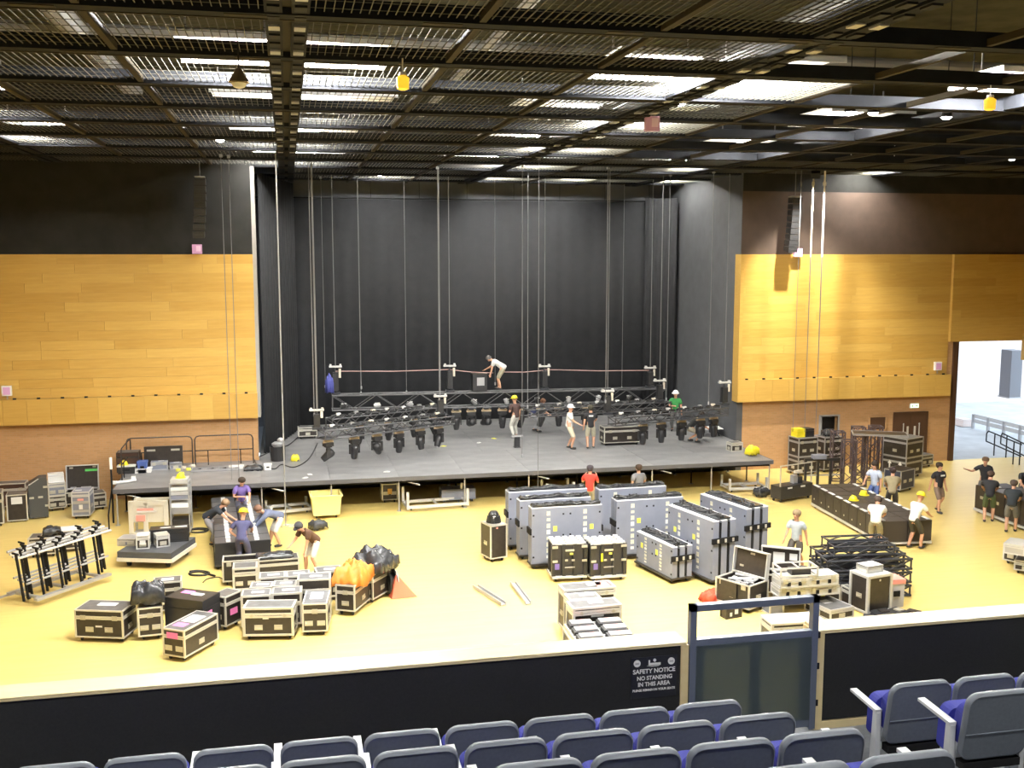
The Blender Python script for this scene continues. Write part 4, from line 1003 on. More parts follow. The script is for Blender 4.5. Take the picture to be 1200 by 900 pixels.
# ------------------------------------------------------------------ left floor: barrier cart, platform dolly, frame cart, rack
A, B = G(43, 712), G(130, 681); e = B - A; L_ = e.length; yaw = math.atan2(e.y, e.x); n = Vector((-math.sin(yaw), math.cos(yaw), 0))
c = (A + B) / 2 + n * .55
t = thing('barrier_trolley', 'long grey trolley loaded with black legged barrier frames at the left', 'trolley', tuple(c), yaw)
castors(t, L_, 1.0, s=1.3, inset=.35)
for y in (-.52, .5): MB().box((0, y, .2), (L_, .14, .07)).build('side_rail', STEEL, t)
for x in (-L_ * .42, -.1, L_ * .4): MB().box((x, 0, .19), (.09, 1.05, .06)).build('cross_rail', STEEL, t)
MB().bar((-L_ * .5 - .3, .55, .16), (-L_ * .3, .5, .2), .05).build('tow_bar', STEEL, t)
t = thing('crowd_barrier', 'stack of barrier frames with black legs and pale top rails on the left trolley', 'barrier', tuple(c + Vector((0, 0, .235))), yaw)
for k in range(4):
    y = -.22 + .16 * k; zt = 1.12 + .03 * k
    MB().tube((-L_ * .62 + .05 * k, y, zt - .05), (L_ * .62 + .03 * k, y - .1, zt), .035, 8).build('top_rail', ALUB if k % 2 == 0 else STEEL, t)
    MB().tube((-L_ * .5, y, .34 + .03 * k), (L_ * .6, y, .38 + .03 * k), .03, 8).build('bottom_rail', STEEL, t)
    for i in range(5):
        x = -L_ * .60 + i * L_ * .25 + k * .19 + .06 * ((i * 3 + k) % 3)
        MB().bar((x + .12, y - .03, -.08), (x - .05, y - .04, zt + .10), .055, .045).build('leg', BLACK, t)
        MB().bar((x - .08, y - .16, zt + .10), (x - .04, y + .1, zt + .10), .04).build('hook', BLACK, t)
flight_case('flat silver edged case behind the barrier trolley, left of two', ((34, 655), (66, 653)), .6, .62, paper=[(.1, .1, .3, .2, PAPER)])
flight_case('pale topped case behind the barrier trolley, right of two', ((66, 649), (97, 646)), .6, .68, top=PAPER)
p = G(80, 645); cloth('polythene_sheet', 'shiny grey polythene sheet on the cases behind the barrier trolley', 'sheet', BAGPL, (G(62, 651).x, G(62, 651).y + .05, .64), .2, .6, .5, .25, 5, .03, .06, 12)

loc, yaw, w_ = site((138, 666), (201, 668), 1.75)
t = thing('platform_dolly', 'low dolly stacked with dark grey stage decks, left of centre floor', 'dolly', tuple(loc), yaw)
castors(t, w_, 1.7, s=2.0, inset=.22)
for y in (-.85, .85): MB().box((0, y, .26), (w_, .07, .11)).build('side_rail', ROPE, t)
for x in (-w_ / 2, w_ / 2): MB().box((x, 0, .26), (.07, 1.72, .11)).build('end_rail', ROPE, t)
for k in range(2): MB().box((0, 0, .36 + .09 * k), (w_, 1.74, .085)).build('stage_deck', mat('deck_stack', (.07, .072, .078), .6), t)
zt = .495
flight_case('flat grey case at the back of the platform dolly', ((138, 640), (158, 640)), .5, .22, z=zt, ch=0, body=LEDGREY, top=STEEL, latches=0)
flight_case('small pale box case on the platform dolly, left of two', ((160, 644), (175, 643)), .42, .40, z=zt, ch=0, trim=ALUB, top=PAPER, handles=1, latches=0, front=[(0, .5, .16, .12, PAPER)])
flight_case('small pale box case on the platform dolly, right of two', ((184, 642), (199, 640)), .42, .36, z=zt, ch=0, trim=ALUB, top=ALU, handles=1, latches=0)
flight_case('black padded box at the back of the platform dolly', ((176, 637), (221, 634)), .45, .40, z=zt, ch=0, body=PLASTIC, trim=PLASTIC, top=LAM, latches=0, handles=0, paper=[(-.1, 0, .3, .1, PAPER), (.3, .05, .35, .12, PAPER)], ends=False, name='padded_box', cat='box')
loc, yaw, w_ = site((155, 633), (197, 632), .55)
t = thing('frame_cart', 'beige panelled equipment cart with red labels under the stage wing', 'cart', tuple(loc), yaw)
castors(t, w_, .7)
for x in (-w_ / 2, -.1, w_ / 2 - .02): MB().box((x, -.3, .68), (.14, .05, 1.1)).build('upright', BEIGE, t)
for z in (.18, 1.2): MB().box((0, -.3, z), (w_ + .1, .05, .16)).build('panel', BEIGE, t)
MB().box((-.05, -.28, .85), (w_ * .9, .03, .55)).build('back_board', BEIGE, t)
MB().box((-.1, -.335, 1.0), (.5, .02, .07)).build('red_label', REDPAPER, t); MB().box((-.25, -.335, .72), (.28, .02, .2)).build('red_plate', REDPAPER, t); MB().box((-.05, -.335, .93), (.6, .02, .05)).build('white_label', PAPER, t)
MB().box((0, 0, .15), (w_, .66, .08)).build('base', STEEL, t)
for x in (-w_ / 2, w_ / 2): MB().box((x, .3, .68), (.07, .07, 1.1)).build('rear_post', BEIGE, t)
MB().box((0, .3, 1.2), (w_, .05, .07)).build('rear_rail', BEIGE, t)
loc, yaw, w_ = site((201, 629), (223, 628), .6)
t = thing('shelf_rack', 'tall grey shelf rack of silver boxes with a helmet on top', 'rack', tuple(loc), yaw)
castors(t, w_, .6)
for x in (-1, 1):
    for y in (-1, 1): MB().box((x * w_ / 2, y * .28, .93), (.04, .04, 1.62)).build('upright', STEEL, t)
for z in (.14, .75, 1.2, 1.72): MB().box((0, 0, z), (w_, .58, .035)).build('shelf', STEEL, t)
for k, (z, m_, hh) in enumerate([(.77, STEEL, .16), (.94, WHITE, .14), (1.22, LEDGREY, .12), (1.35, ALUB, .12), (1.49, PAPER, .1), (1.74, ALUB, .12)]): MB().box((0, -.02, z + hh / 2), (w_ * .9, .54, hh)).build('rack_unit', m_, t)
MB().box((0, 0, .35), (w_ * .9, .5, .38)).build('battery_box', PLASTIC, t)
hard_hat('yellow helmet lying on top of the tall shelf rack', (loc.x + .02, loc.y, 1.865))
for k, pts in enumerate([[(222, 622), (232, 620), (244, 621), (240, 624), (228, 625), (222, 623), (233, 621), (243, 623)]]):
    cable_run('coil of black cable on the floor behind the platform dolly', pts, .03)
cable_run('coil of black cable on the floor in front of the platform dolly', [(222, 671), (232, 670), (245, 672), (240, 675), (226, 675), (222, 673), (234, 671), (244, 674), (252, 676)], .03)
cable_run('thin black cable trailing on the floor beside the coil', [(238, 683), (243, 679), (256, 677), (262, 680)], .015)

# double row of black cabinets on a cart, left
fl, fr = G(252, 668), G(319, 664); e = fr - fl; yaw = math.atan2(e.y, e.x) ; L_ = 6.0
bk = G(276, 608) - (fl + fr) / 2; yaw2 = math.atan2(bk.y, bk.x) - math.pi / 2; L_ = bk.length
c = (fl + fr) / 2 + Vector((bk.x, bk.y, 0)) / 2; w_ = e.length
t = thing('cabinet_cart', 'double row of black cabinets with white tabs on a long cart, left', 'cart', (c.x, c.y, 0), yaw2)
MB().box((0, 0, .15), (w_, L_, .08)).build('base', PLASTIC, t)
for k in range(4):
    for x in (-1, 1): ob('castor', CASTOR, t, (x * (w_ / 2 - .1), -L_ / 2 + .15 + (L_ - .3) * k / 3, 0))
nb = 8; bl = L_ / nb
cb = MB().b2(-w_ / 4 + .02, w_ / 4 - .02, -bl / 2 + .015, bl / 2 - .015, .2, .78).mesh('cabinet', PLASTIC)
tp = MB().b2(-w_ / 4 + .04, w_ / 4 - .04, -bl / 2 + .03, bl / 2 - .03, .78, .79).mesh('cabinet_top', mat('cabinet_top_grey', (.07, .07, .075), .45))
tbm = MB().box((0, 0, 0), (.13, bl * .36, .02)).mesh('white_tab', PAPER)
for k in range(nb):
    for s in (-1, 1):
        y = -L_ / 2 + bl * (k + .5)
        q = ob('cabinet', cb, t, (s * w_ / 4, y, 0)); ob('cabinet_top', tp, q)
        for j in (-.25, .25): ob('white_tab', tbm, q, (0.0, j * bl, .80))
hat_tbl = t

# ------------------------------------------------------------------ front left cases
W = (0.05, .05, .34, .16, PAPER)
flight_case('brown-black flight case standing alone at the front left of the floor', ((89, 752), (145, 754)), .72, .78, paper=[(0.02, .1, .45, .2, PAPER)], front=[(0, .5, .16, .04, PAPER)])
flight_case('black flight case under a black polythene bag at the front left', ((163, 752), (191, 749)), .6, .80, handles=2, latches=1)
p, yaw, w_ = site((163, 752), (191, 749), .6)
cloth('polythene_bag', 'crumpled black polythene bag on a flight case at the front left', 'bag', BAGPL, (p.x - .04, p.y + .05, .82), yaw, .86, .75, .50, 2, .02, .13, 18)
flight_case('silver topped case behind the polythene bag', ((181, 722), (214, 719)), .5, .85, paper=[(0, 0, .3, .2, PAPER)], handles=2)
BIGBOX = flight_case('large matt black box with pink label on its right side', ((194, 745), (239, 751)), .72, .95, body=PLASTIC, trim=PLASTIC, top=LAM, latches=0, handles=0, paper=[(-.2, .2, .3, .2, PINK), (.1, .1, .3, .15, PAPER)], ch=.06, tr=.012)
MB().box((site((194, 745), (239, 751), .72)[2] / 2 + .004, -.15, .55), (.004, .3, .2)).build('sticker', PINK, BIGBOX)
flight_case('narrow black case with pink label beside the large black box', ((265, 740), (284, 731)), .45, .85, latches=0, handles=0, front=[(0, .5, .26, .16, PINK)])
flight_case('frontmost flight case with pink labels, nearest to the barrier', ((192, 773), (217, 777)), 1.22, .74, handles=2, latches=0, front=[(-.05, .80, .30, .14, PINK)], paper=[(-.05, -.25, .3, .22, PINK), (0, .1, .35, .45, PAPER)])
flight_case('wide flight case at the front of the silver topped cluster', ((286, 751), (344, 750)), .55, .80, top=GREYLID, front=[(-.05, .68, .14, .05, PAPER)], paper=[(0, 0, .5, .2, LAMTOP)], tr=.05)
CL = 'silver topped cases in the left cluster'
for (a, b, d_, h_, lab) in [((284, 740), (318, 738), .5, .88, 'second line of the cluster, left'), ((320, 738), (354, 736), .5, .9, 'second line of the cluster, right'),
                            ((294, 727), (319, 726), .45, .84, 'third line of the cluster, left'), ((321, 726), (347, 725), .45, .86, 'third line of the cluster, right'),
                            ((305, 716), (335, 714), .5, .86, 'rear line of the cluster, left'), ((337, 714), (364, 712), .5, .86, 'rear line of the cluster, middle'),
                            ((350, 726), (388, 724), .5, 1.02, 'tallest of the cluster beside the narrow case'), ((372, 706), (402, 703), .5, .8, 'rear right end of the cluster')]:
    flight_case('silver topped flight case, ' + lab, (a, b), d_, h_, top=GREYLID, trim=ALU, group=CL, paper=[(.05, .0, .3, .14, PAPER)], tr=.045, lid=.3)
flight_case('narrow deep flight case right of the silver topped cluster', ((355, 746), (384, 745)), 1.0, .80, top=GREYLID, handles=2, latches=1, paper=[(0, .1, .3, .5, PAPER)])
flight_case('small flight case with square silver lid left of the cluster', ((274, 697), (302, 695)), .55, .72, top=LAMTOP, handles=2, latches=0, tr=.05)
o, w_ = open_case('open topped black case at the head of the cabinet rows', ((262, 687), (304, 684)), .55, .70, 0)
flight_case('long black case under dark cloth behind the small flight case', ((303, 683), (351, 679)), .55, .62, handles=0, latches=0)
p, yaw, w_ = site((303, 683), (351, 679), .55)
cloth('dark_cloth', 'dark grey cloth and cables over the long black case', 'cloth', BAGPL, (p.x - .1, p.y, .63), yaw, 1.15, .6, .12, 9, .02, .04, 16)
flight_case('brown-black flight case under the orange tarpaulin', ((394, 721), (416, 723)), 1.15, .80, handles=1, latches=1, ch=.13)
p, yaw, w_ = site((394, 721), (416, 723), 1.15)
cloth('orange_tarpaulin', 'crumpled orange tarpaulin thrown over a flight case', 'tarpaulin', ORANGE, (p.x - .02, p.y + .05, .83), yaw + .1, .98, 1.25, .36, 12, .30, .17, 30)
flight_case('brown-black flight case under the black sheet at the right of the cluster', ((424, 706), (437, 708)), 1.0, .78, handles=1, latches=0)
p, yaw, w_ = site((424, 706), (437, 708), 1.0)
cloth('black_sheet', 'shiny black sheet heaped on the rightmost case of the cluster', 'sheet', BAGPL, (p.x - .05, p.y + .15, .80), yaw, 1.15, 1.1, .48, 17, .15, .2, 28)
p = G(456, 696)
t = thing('cable_drum', 'black cable drum with pale rim leaning beside the rightmost case', 'drum', (p.x, p.y, .37), .35)
Mx = Matrix.Rotation(math.pi / 2, 3, 'Y')
for s in (-.09, .09): MB().lathe([(.05, -.015), (.36, -.015), (.37, 0), (.36, .015), (.05, .015)], 20, (s, 0, 0), Mx).build('flange', BAGPL, t)
rim = MB(); rim.path([(.115, .36 * math.cos(a * math.pi / 12), .36 * math.sin(a * math.pi / 12)) for a in range(25)], .016, 5); rim.build('rim', ALUB, t)
MB().lathe([(.2, -.09), (.2, .09)], 16, (0, 0, 0), Mx).build('core', CABLE, t)
p = G(470, 698)
t = thing('red_sign_tent', 'red folded warning tent on the floor beside the cable drum', 'warning sign', (p.x, p.y, 0), .2)
MB().add([(-.32, -.22, 0.005), (.36, -.28, 0.005), (.30, .3, 0.005), (-.3, .28, 0.005), (-.12, .0, .62)], [(0, 1, 4), (1, 2, 4), (2, 3, 4), (3, 0, 4), (3, 2, 1, 0)]).build('canopy', mat('red_tent', (.72, .16, .08), .6), t)
MB().tube((-.12, 0, 0), (-.12, 0, .66), .015).build('pole', STEEL, t)

# ------------------------------------------------------------------ centre: tall case, panel carts, black racks, pale cases
t = flight_case('tall narrow case with coiled cable on top in the open floor', ((575, 660), (594, 657)), .65, 1.12, lid=0, handles=0, latches=0, top=ALU, front=[(-.1, .92, .06, .05, REDPAPER)])
p, yaw, w_ = site((575, 660), (594, 657), .65)
t = thing('cable_coil', 'black coil of cable and fan on the tall narrow case', 'coil', (p.x, p.y, 1.125), yaw)
cm_ = MB()
for k in range(4): cm_.path([((.2 - .01 * k) * math.cos(a * math.pi / 8), (.2 - .01 * k) * math.sin(a * math.pi / 8), .03 + .05 * k) for a in range(17)], .03, 5)
cm_.build('coil', CABLE, t); MB().lathe([(.1, 0), (.14, .08), (.16, .26), (.1, .34), (0, .35)], 12).build('fan_head', PLASTIC, t)
MB().box((-.06, -.15, .14), (.07, .04, .16)).build('white_tag', PAPER, t)

def panel_cart(label, st, d, h, n, name='panel_cart', z0=.16, strips=2, loc=None, harness=True, along=False, hi=None):
    """dolly of upright grey screen panels; panel faces point to local -Y (or to local -X when along)"""
    loc, yaw, w_ = site(st[0], st[1], d)
    t = thing(name, label, 'cart', tuple(loc), yaw, 'screen panel carts')
    MB().box((0, 0, .135), (w_ + .04, d + .04, .05)).build('dolly_deck', LAM, t)
    castors(t, w_, d, inset=.12)
    if along: pw_, tk, N_ = d, w_ / n, n
    else: pw_, tk, N_ = w_, d / n, n
    pm_ = MB().b2(-pw_ / 2, pw_ / 2, -tk * .32, tk * .32, 0, h - z0)
    pmesh = pm_.mesh('panel', LEDGREY)
    edge = MB().b2(-pw_ / 2, pw_ / 2, -tk * .33, tk * .33, h - z0, h - z0 + .025).mesh('top_edge', LEDPALE)
    gapm = MB().b2(-pw_ / 2 + .02, pw_ / 2 - .02, -tk * .18, tk * .18, .02, h - z0 - .05).mesh('spacer', BLACK)
    lab_ = MB().b2(-.07, .07, -.006, .0, .02, .05).mesh('label_strip', LABELST)
    for k in range(N_):
        o_ = (k + .5) * tk - N_ * tk / 2
        L0 = (o_, 0, z0) if along else (0, o_, z0); ro = (0, 0, math.pi / 2) if along else (0, 0, 0)
        q = ob('panel', pmesh, t, L0, ro); ob('top_edge', edge, q)
        if k < N_ - 1:
            ob('spacer', gapm, t, (o_ + tk / 2, 0, z0) if along else (0, o_ + tk / 2, z0), ro)
        first = (k == 0)
        if first:
            sgn = -1; fy = -tk * .32 - .001
            for i in range(strips):
                x = (-.26 + .52 * i) * pw_ if strips == 2 else (-.3 + .3 * i) * pw_
                if along: x = (-.18 + .42 * i) * pw_
                nz_ = 8
                for j in range(nz_):
                    zz = (h - z0) * (.06 + .9 * (j + .5) / nz_)
                    hh = (h - z0) / nz_ * (.62 if j % 3 else .4)
                    MB().b2(-.055, .055, -.005, .0, -hh / 2, hh / 2).build('label_strip', LABELST if j % 4 else PAPER, q, (x, fy, zz)) if not along else MB().b2(-.055, .055, .0, .005, -hh / 2, hh / 2).build('label_strip', LABELST if j % 4 else PAPER, q, (x, -fy, zz))
                MB().box((0, 0, 0), (.12, .01, .15)).build('sticker', YELPAPER, q, (x + .2, fy if not along else -fy, (h - z0) * .62))
            for x in (-.47, -.05, .05, .47):
                for zz in (.12, .5, .88):
                    if abs(x) < .1 and zz == .12: continue
                    MB().box((0, 0, 0), (.05, .012, .05)).build('lock', BLACK, q, (x * pw_, fy if not along else -fy, (h - z0) * zz))
    if harness:
        rnd = random.Random(int(loc.x * 10)); hb = MB(); hb.smooth = True
        nn = 14; ww, dd = (w_ * .96, d * .75) if not along else (d * .96, w_ * .6)
        pts = [(-ww / 2 + ww * k / nn, rnd.uniform(-.25, .25) * dd, h + .07 + rnd.uniform(0, .06)) for k in range(nn + 1)]
        if along: pts = [(b_, a_, c_) for a_, b_, c_ in pts]
        hb.path(pts, .035, 6); hb.build('cable_harness', CABLE, t)
        MB().box((0, 0, h + .05), (w_ * .97, d * .62, .05) if not along else (w_ * .55, d * .96, .04)).build('top_cover', BAGPL, t)
        pts = [(x, y - .12, z_ - .01) if not along else (x - .1, y, z_ - .01) for x, y, z_ in reversed(pts)]
        hb = MB().path(pts, .03, 6); hb.build('cable_harness', CABLE, t)
    if along:
        MB().box((0, -d / 2 - .03, h * .70), (w_ * 1.04, .05, .15)).build('strap_bar', BLACK, t)
        for k in range(3): MB().box((-w_ * .3 + w_ * .3 * k, -d / 2 - .06, h * .70), (.06, .02, .1)).build('strap_buckle', ALU, t)
    else:
        for s in (-1, 1): MB().box((s * (w_ / 2 + .02), 0, h * .62), (.05, d * .9, .18)).build('strap_bar', BLACK, t)
    return t
panel_cart('grey screen panel cart, frontmost of the three at left of centre', ((623, 668), (705, 662)), .42, 1.78, 2)
panel_cart('grey screen panel cart, middle one of three at left of centre', ((609, 657), (692, 651)), .42, 1.78, 2)
panel_cart('grey screen panel cart, rear one of three at left of centre', ((596, 645), (688, 639)), .5, 1.78, 2)
panel_cart('grey screen panel cart, front one of the pair right of centre', ((722, 657), (800, 651)), .5, 1.78, 3, strips=2)
panel_cart('grey screen panel cart, rear one of the pair right of centre', ((702, 641), (780, 635)), .5, 1.78, 2)
dist = lambda a, b: (G(*a) - G(*b)).length
panel_cart('low grey screen panel cart with three panels seen end on', ((786, 685), (812, 681)), dist((786, 685), (756, 662)), 1.02, 3, along=True)
panel_cart('tall grey screen panel cart seen end on, left of two', ((833, 687), (862, 682)), 2.15, 1.78, 3, along=True)
panel_cart('tall grey screen panel cart seen end on, right of two', ((871, 669), (900, 664)), 2.15, 1.78, 3, along=True)
def black_rack(label, st):
    d = .8; h = 1.08
    loc, yaw, w_ = site(st[0], st[1], d); t = thing('black_rack', label, 'rack', tuple(loc), yaw, 'black module racks')
    MB().box((0, 0, .135), (w_ + .04, d + .04, .05)).build('dolly_deck', BEIGE, t); castors(t, w_, d)
    for k in range(4):
        y = -d / 2 + .1 + .2 * k
        q = MB().box((0, y, .62), (w_, .05, .90)).build('module', mat('module_black', (.03, .028, .03), .45), t)
        for i in range(5): MB().box((-.42 * w_ + .21 * w_ * i, y, h + .01), (.13, .085, .04)).build('top_cap', LEDPALE, q)
        MB().box((0, y, h - .02), (w_, .09, .03)).build('top_bar', ALU, q)
    f_ = -d / 2 + .05
    for x in (-.48, -.17, .17, .48): MB().box((x * w_, f_, .62), (.10, .10, .88)).build('upright', PLASTIC, t)
    for (x, z, m_, ww, hh) in [(-.44, 1.0, LATCH, .16, .07), (.44, 1.0, LATCH, .16, .07), (-.44, .6, LATCH, .14, .06), (.44, .6, LATCH, .14, .06), (0, .9, LATCH, .25, .05), (.05, .8, YELPAPER, .09, .05), (-.1, .62, LATCH, .08, .05), (.1, .62, LATCH, .08, .05), (0, .42, STEEL, .28, .03), (-.38, .45, PURPLE, .12, .16)]:
        MB().box((x * w_, f_ - .055, z), (ww, .02, hh)).build('fitting', m_, t)
    return t
black_rack('black rack of upright modules with pale caps, left of two', ((648, 683), (687, 681)))
q = black_rack('black rack of upright modules with a yellow strap, right of two', ((693, 683), (733, 680)))
MB().box((-.2, -.41, .7), (.06, .02, .22)).build('yellow_strap', HIVIS, q)
def top_site(a, b, z): return a, b
def tall_case(label, fl, fr, d, h, **k):
    p, q = G(fl[0], fl[1], h), G(fr[0], fr[1], h); e = q - p; yaw = math.atan2(e.y, e.x); n = Vector((-math.sin(yaw), math.cos(yaw), 0))
    c = (p + q) / 2 + n * d / 2; c.z = 0
    return flight_case(label, None, d, h, loc=c, yaw=yaw, wd=e.length, **k)
tall_case('tall pale topped flight case, rear one of the line before the barrier', (662, 692), (721, 687), .5, 1.1, top=LAMTOP, trim=ALUB, body=LAM, tr=.05, lid=.12, paper=[(.15, .1, .35, .2, PAPER), (.3, 0, .3, .3, REDPAPER)])
tall_case('tall pale topped flight case, middle one of the line before the barrier', (668, 703), (704, 700), .45, 1.1, top=LAMTOP, trim=ALUB, tr=.05, lid=.12, paper=[(.15, .1, .35, .12, PAPER)])
tall_case('tall pale topped flight case, front one of the line before the barrier', (672, 713), (728, 708), .5, 1.1, top=LAMTOP, trim=ALUB, tr=.05, lid=.12, paper=[(.05, .1, .35, .15, PAPER)], front=[(0, .8, .3, .04, PAPER)])
p, q = G(677, 754, .78), G(747, 749, .78); bl_ = G(659, 725, .78); e = q - p; yaw = math.atan2(e.y, e.x); n = Vector((-math.sin(yaw), math.cos(yaw), 0)); d_ = (bl_ - p).length * .80
c = (p + q) / 2 + n * d_ / 2; w_ = e.length
t = thing('partitioned_case', 'open pale partitioned case holding six boxes before the barrier', 'flight case', (c.x, c.y, 0), yaw)
MB().b2(-w_ / 2, w_ / 2, -d_ / 2, d_ / 2, .1, .66).build('body', LAM, t); castors(t, w_, d_)
for x in (-w_ / 2 + .015, 0, w_ / 2 - .015): MB().box((x, 0, .70), (.03, d_, .16)).build('divider', ALUB, t)
for k in range(4): MB().box((0, -d_ / 2 + .015 + (d_ - .03) * k / 3, .70), (w_, .03, .16)).build('divider', ALUB, t)
frame(w_, d_, .12, .64, .05).build('edge_trim', ALUB, t)
for j in range(3):
    for i in range(2):
        x = (-.25 + .5 * i) * w_; y = -d_ / 2 + d_ * (j + .5) / 3; cc = c + Vector((math.cos(yaw) * x - math.sin(yaw) * y, math.sin(yaw) * x + math.cos(yaw) * y, 0))
        b = thing('product_box', 'grey box with pale red top in the partitioned case, %s row, %s' % (('front', 'middle', 'rear')[j], ('left', 'right')[i]), 'box', (cc.x, cc.y, .665), yaw, 'boxes in the partitioned case')
        MB().box((0, 0, .09), (w_ * .42, d_ * .26, .18)).build('carton', PLASTIC, b); MB().box((.01, .02, .195), (w_ * .36, d_ * .2, .03)).build('lid', mat('box_grey', (.42, .42, .43), .5), b); MB().box((.02, .02, .212), (w_ * .24, d_ * .15, .006)).build('print', REDPAPER, b)

# ------------------------------------------------------------------ right of centre: open cases, stacks, truss pile
o, w_ = open_case('open black case full of cables with its lid up, right of centre', ((839, 708), (877, 720)), .78, .74, .66, 98, lidback=[(.0, .85, .14, .05, LATCH), (-.3, .3, .12, .05, LATCH)])
random.seed(3)
for k in range(5):
    pts = [(random.uniform(-.4, .4) * w_, random.uniform(-.28, .28), .66 + .02 * k) for _ in range(7)]
    MB().path(pts, .035, 6).build('cable', CABLE if k % 2 else STEEL, o)
MB().box((-.15, 0, .68), (.3, .18, .06)).build('white_bundle', PAPER, o)
MB().box((-.1, -.42, .46), (.5, .03, .5)).build('hanging_cloth', LAM, o)
o, w_ = open_case('black case with raised lid bearing white labels, behind the open cable case', ((889, 698), (934, 703)), .5, .62, .62, 92, lidback=[(-.05, .55, .3, .28, PAPER), (.33, .62, .2, .18, PAPER)])
p = G(837, 706); cloth('red_bag', 'red holdall slumped beside the open cable case', 'bag', REDCL, (p.x, p.y + .1, .03), .6, .8, .5, .27, 21, .02, .12, 16)
flight_case('small black box with white labels on the floor before the open cable case', ((851, 726), (869, 723)), .25, .36, ch=0, handles=0, latches=0, lid=0, trim=LAM, top=LAM, front=[(-.2, .3, .07, .1, PAPER), (.15, .45, .1, .12, PAPER)], ends=False, name='stage_box', cat='box')
flight_case('long black case at the bottom of the silver stack', ((916, 715), (984, 710)), .5, .50, front=[(.2, .6, .12, .09, YELPAPER), (.1, .3, .4, .06, PAPER)], handles=2)
for (a, b, z, h_, lab) in [((913, 701), (946, 699), .505, .25, 'lower left'), ((947, 699), (983, 696), .505, .25, 'lower right'), ((915, 690), (947, 688), .76, .25, 'upper left'), ((948, 688), (982, 685), .76, .27, 'upper right')]:
    flight_case('silver equipment tray in the stack right of the open cases, ' + lab, (a, b), .5, h_, z=z, ch=0, body=ALUB, trim=ALUB, top=ALU, lid=.3, latches=2, handles=0, group='silver trays in the stack', front=[(.2, .4, .09, .1, BLACK), (-.2, .4, .09, .1, BLACK)], ends=False)
p, yaw, w_ = site((915, 677), (958, 675), .5, 1.03)
t = thing('wire_basket', 'small open aluminium basket on top of the silver stack', 'basket', (p.x, p.y, 1.035), yaw)
frame(w_, .5, .02, .22, .035).build('edges', ALUB, t); MB().box((0, 0, .22), (.03, .5, .03)).build('mid_bar', ALUB, t); MB().box((.1, 0, .08), (.5, .3, .14)).build('contents', PLASTIC, t)
flight_case('small open grey bin behind the gate', ((902, 721), (918, 719)), .35, .34, ch=0, handles=0, latches=0, body=LEDGREY, top=LAM, ends=False)
tall_case('wide silver topped case just behind the gate', (905, 731), (966, 727), .6, .66, top=ALU, trim=ALUB, paper=[(.1, .1, .4, .14, PAPER)], tr=.05)
loc_, yw_, w_ = site((973, 728), (1000, 723), 1.0)
flight_case('flat silver edged case on the floor behind the barrier', ((973, 728), (1000, 723)), .95, .28, ch=0, top=LAMTOP, trim=ALUB, latches=0, handles=1, paper=[(-.05, .1, .26, .25, PAPER)])
flight_case('tall brown-black case with silver corners before the truss pile', ((1016, 722), (1043, 717)), .62, 1.02, lid=0, handles=0, latches=0, top=ALUB, trim=ALUB, ch=.04, tr=.06, front=[(0, .86, .05, .05, PAPER)])
p, yaw, w_ = site((1016, 722), (1043, 717), .62)
flight_case('white box on the tall case before the truss pile', None, .38, .18, loc=Vector((p.x - .02, p.y + .05, 1.025)), yaw=yaw, wd=.5, z=1.025, ch=0, body=WHITE, trim=ALUB, top=PAPER, latches=0, handles=0, ends=False, name='white_box', cat='box', paper=[(0, 0, .16, .1, STEEL)])
flight_case('small black box left of the tall case before the truss pile', ((997, 713), (1004, 712)), .4, .5, ch=0, handles=0, latches=0, name='stage_box', cat='box', ends=False)
t = crate('grey tub with red cloth inside right of the tall case', 1050, 712, .45, .5, .74, mat('grey_tub', (.45, .45, .48), .5), z=0, mt=REDPAPER, name='grey_tub')
for k, (u, v, w2, d2, h2) in enumerate([(1034, 723, .55, .4, .16), (1052, 720, .45, .4, .12), (1069, 719, .5, .3, .06), (1018, 727, .6, .3, .08)]):
    p = G(u, v); t = thing('plastic_offcut', 'black plastic offcut on the floor behind the barrier, %s' % ('second from the left', 'third from the left', 'rightmost', 'leftmost')[k], 'offcut', (p.x, p.y, 0), .3 * k, 'black pieces behind the barrier')
    MB().prism([(-w2 / 2, 0), (w2 / 2, 0), (w2 / 2 - .06, h2), (-w2 / 2 + .04, h2 * .8)], -d2 / 2, d2 / 2).build('slab', PLASTIC, t); MB().box((.03, 0, h2), (w2 * .4, d2 * .5, .03)).build('grip', LATCH if k == 1 else LAM, t)
# truss pile
flp, frp = G(970, 704), G(1070, 700); e = frp - flp; yaw = math.atan2(e.y, e.x); n = Vector((-math.sin(yaw), math.cos(yaw), 0)); ex = e.normalized()
dp = (G(939, 638, 1.05) - G(969, 656, 1.05)).length
names = ['bottom', 'middle', 'upper']
for k in range(3):
    z = .02 + .36 * k
    for j in range(3):
        off = n * (dp * (j + .5) / 3) + ex * (.06 * ((k * 3 + j) % 3) - .05)
        truss('truss_section', 'black truss section in the pile, %s layer, %s' % (names[k], ('front', 'middle', 'rear')[j]), flp + off + Vector((0, 0, z)), frp + off + Vector((0, 0, z)), dp / 3 * .86, .33, .034, TRUSS, 4, .018, 'truss', 'black truss sections in the pile')
for j in range(2):
    off = n * (dp * (.28 + .42 * j)) + Vector((0, 0, 1.10)); 
    truss('truss_section', 'short black truss section on top of the pile, %s' % ('front', 'rear')[j], flp + off + ex * (.2 + .1 * j), flp + off + ex * (1.9 + .1 * j), dp / 3 * .86, .30, .03, TRUSS, 3, .016, 'truss', 'short truss sections on top')

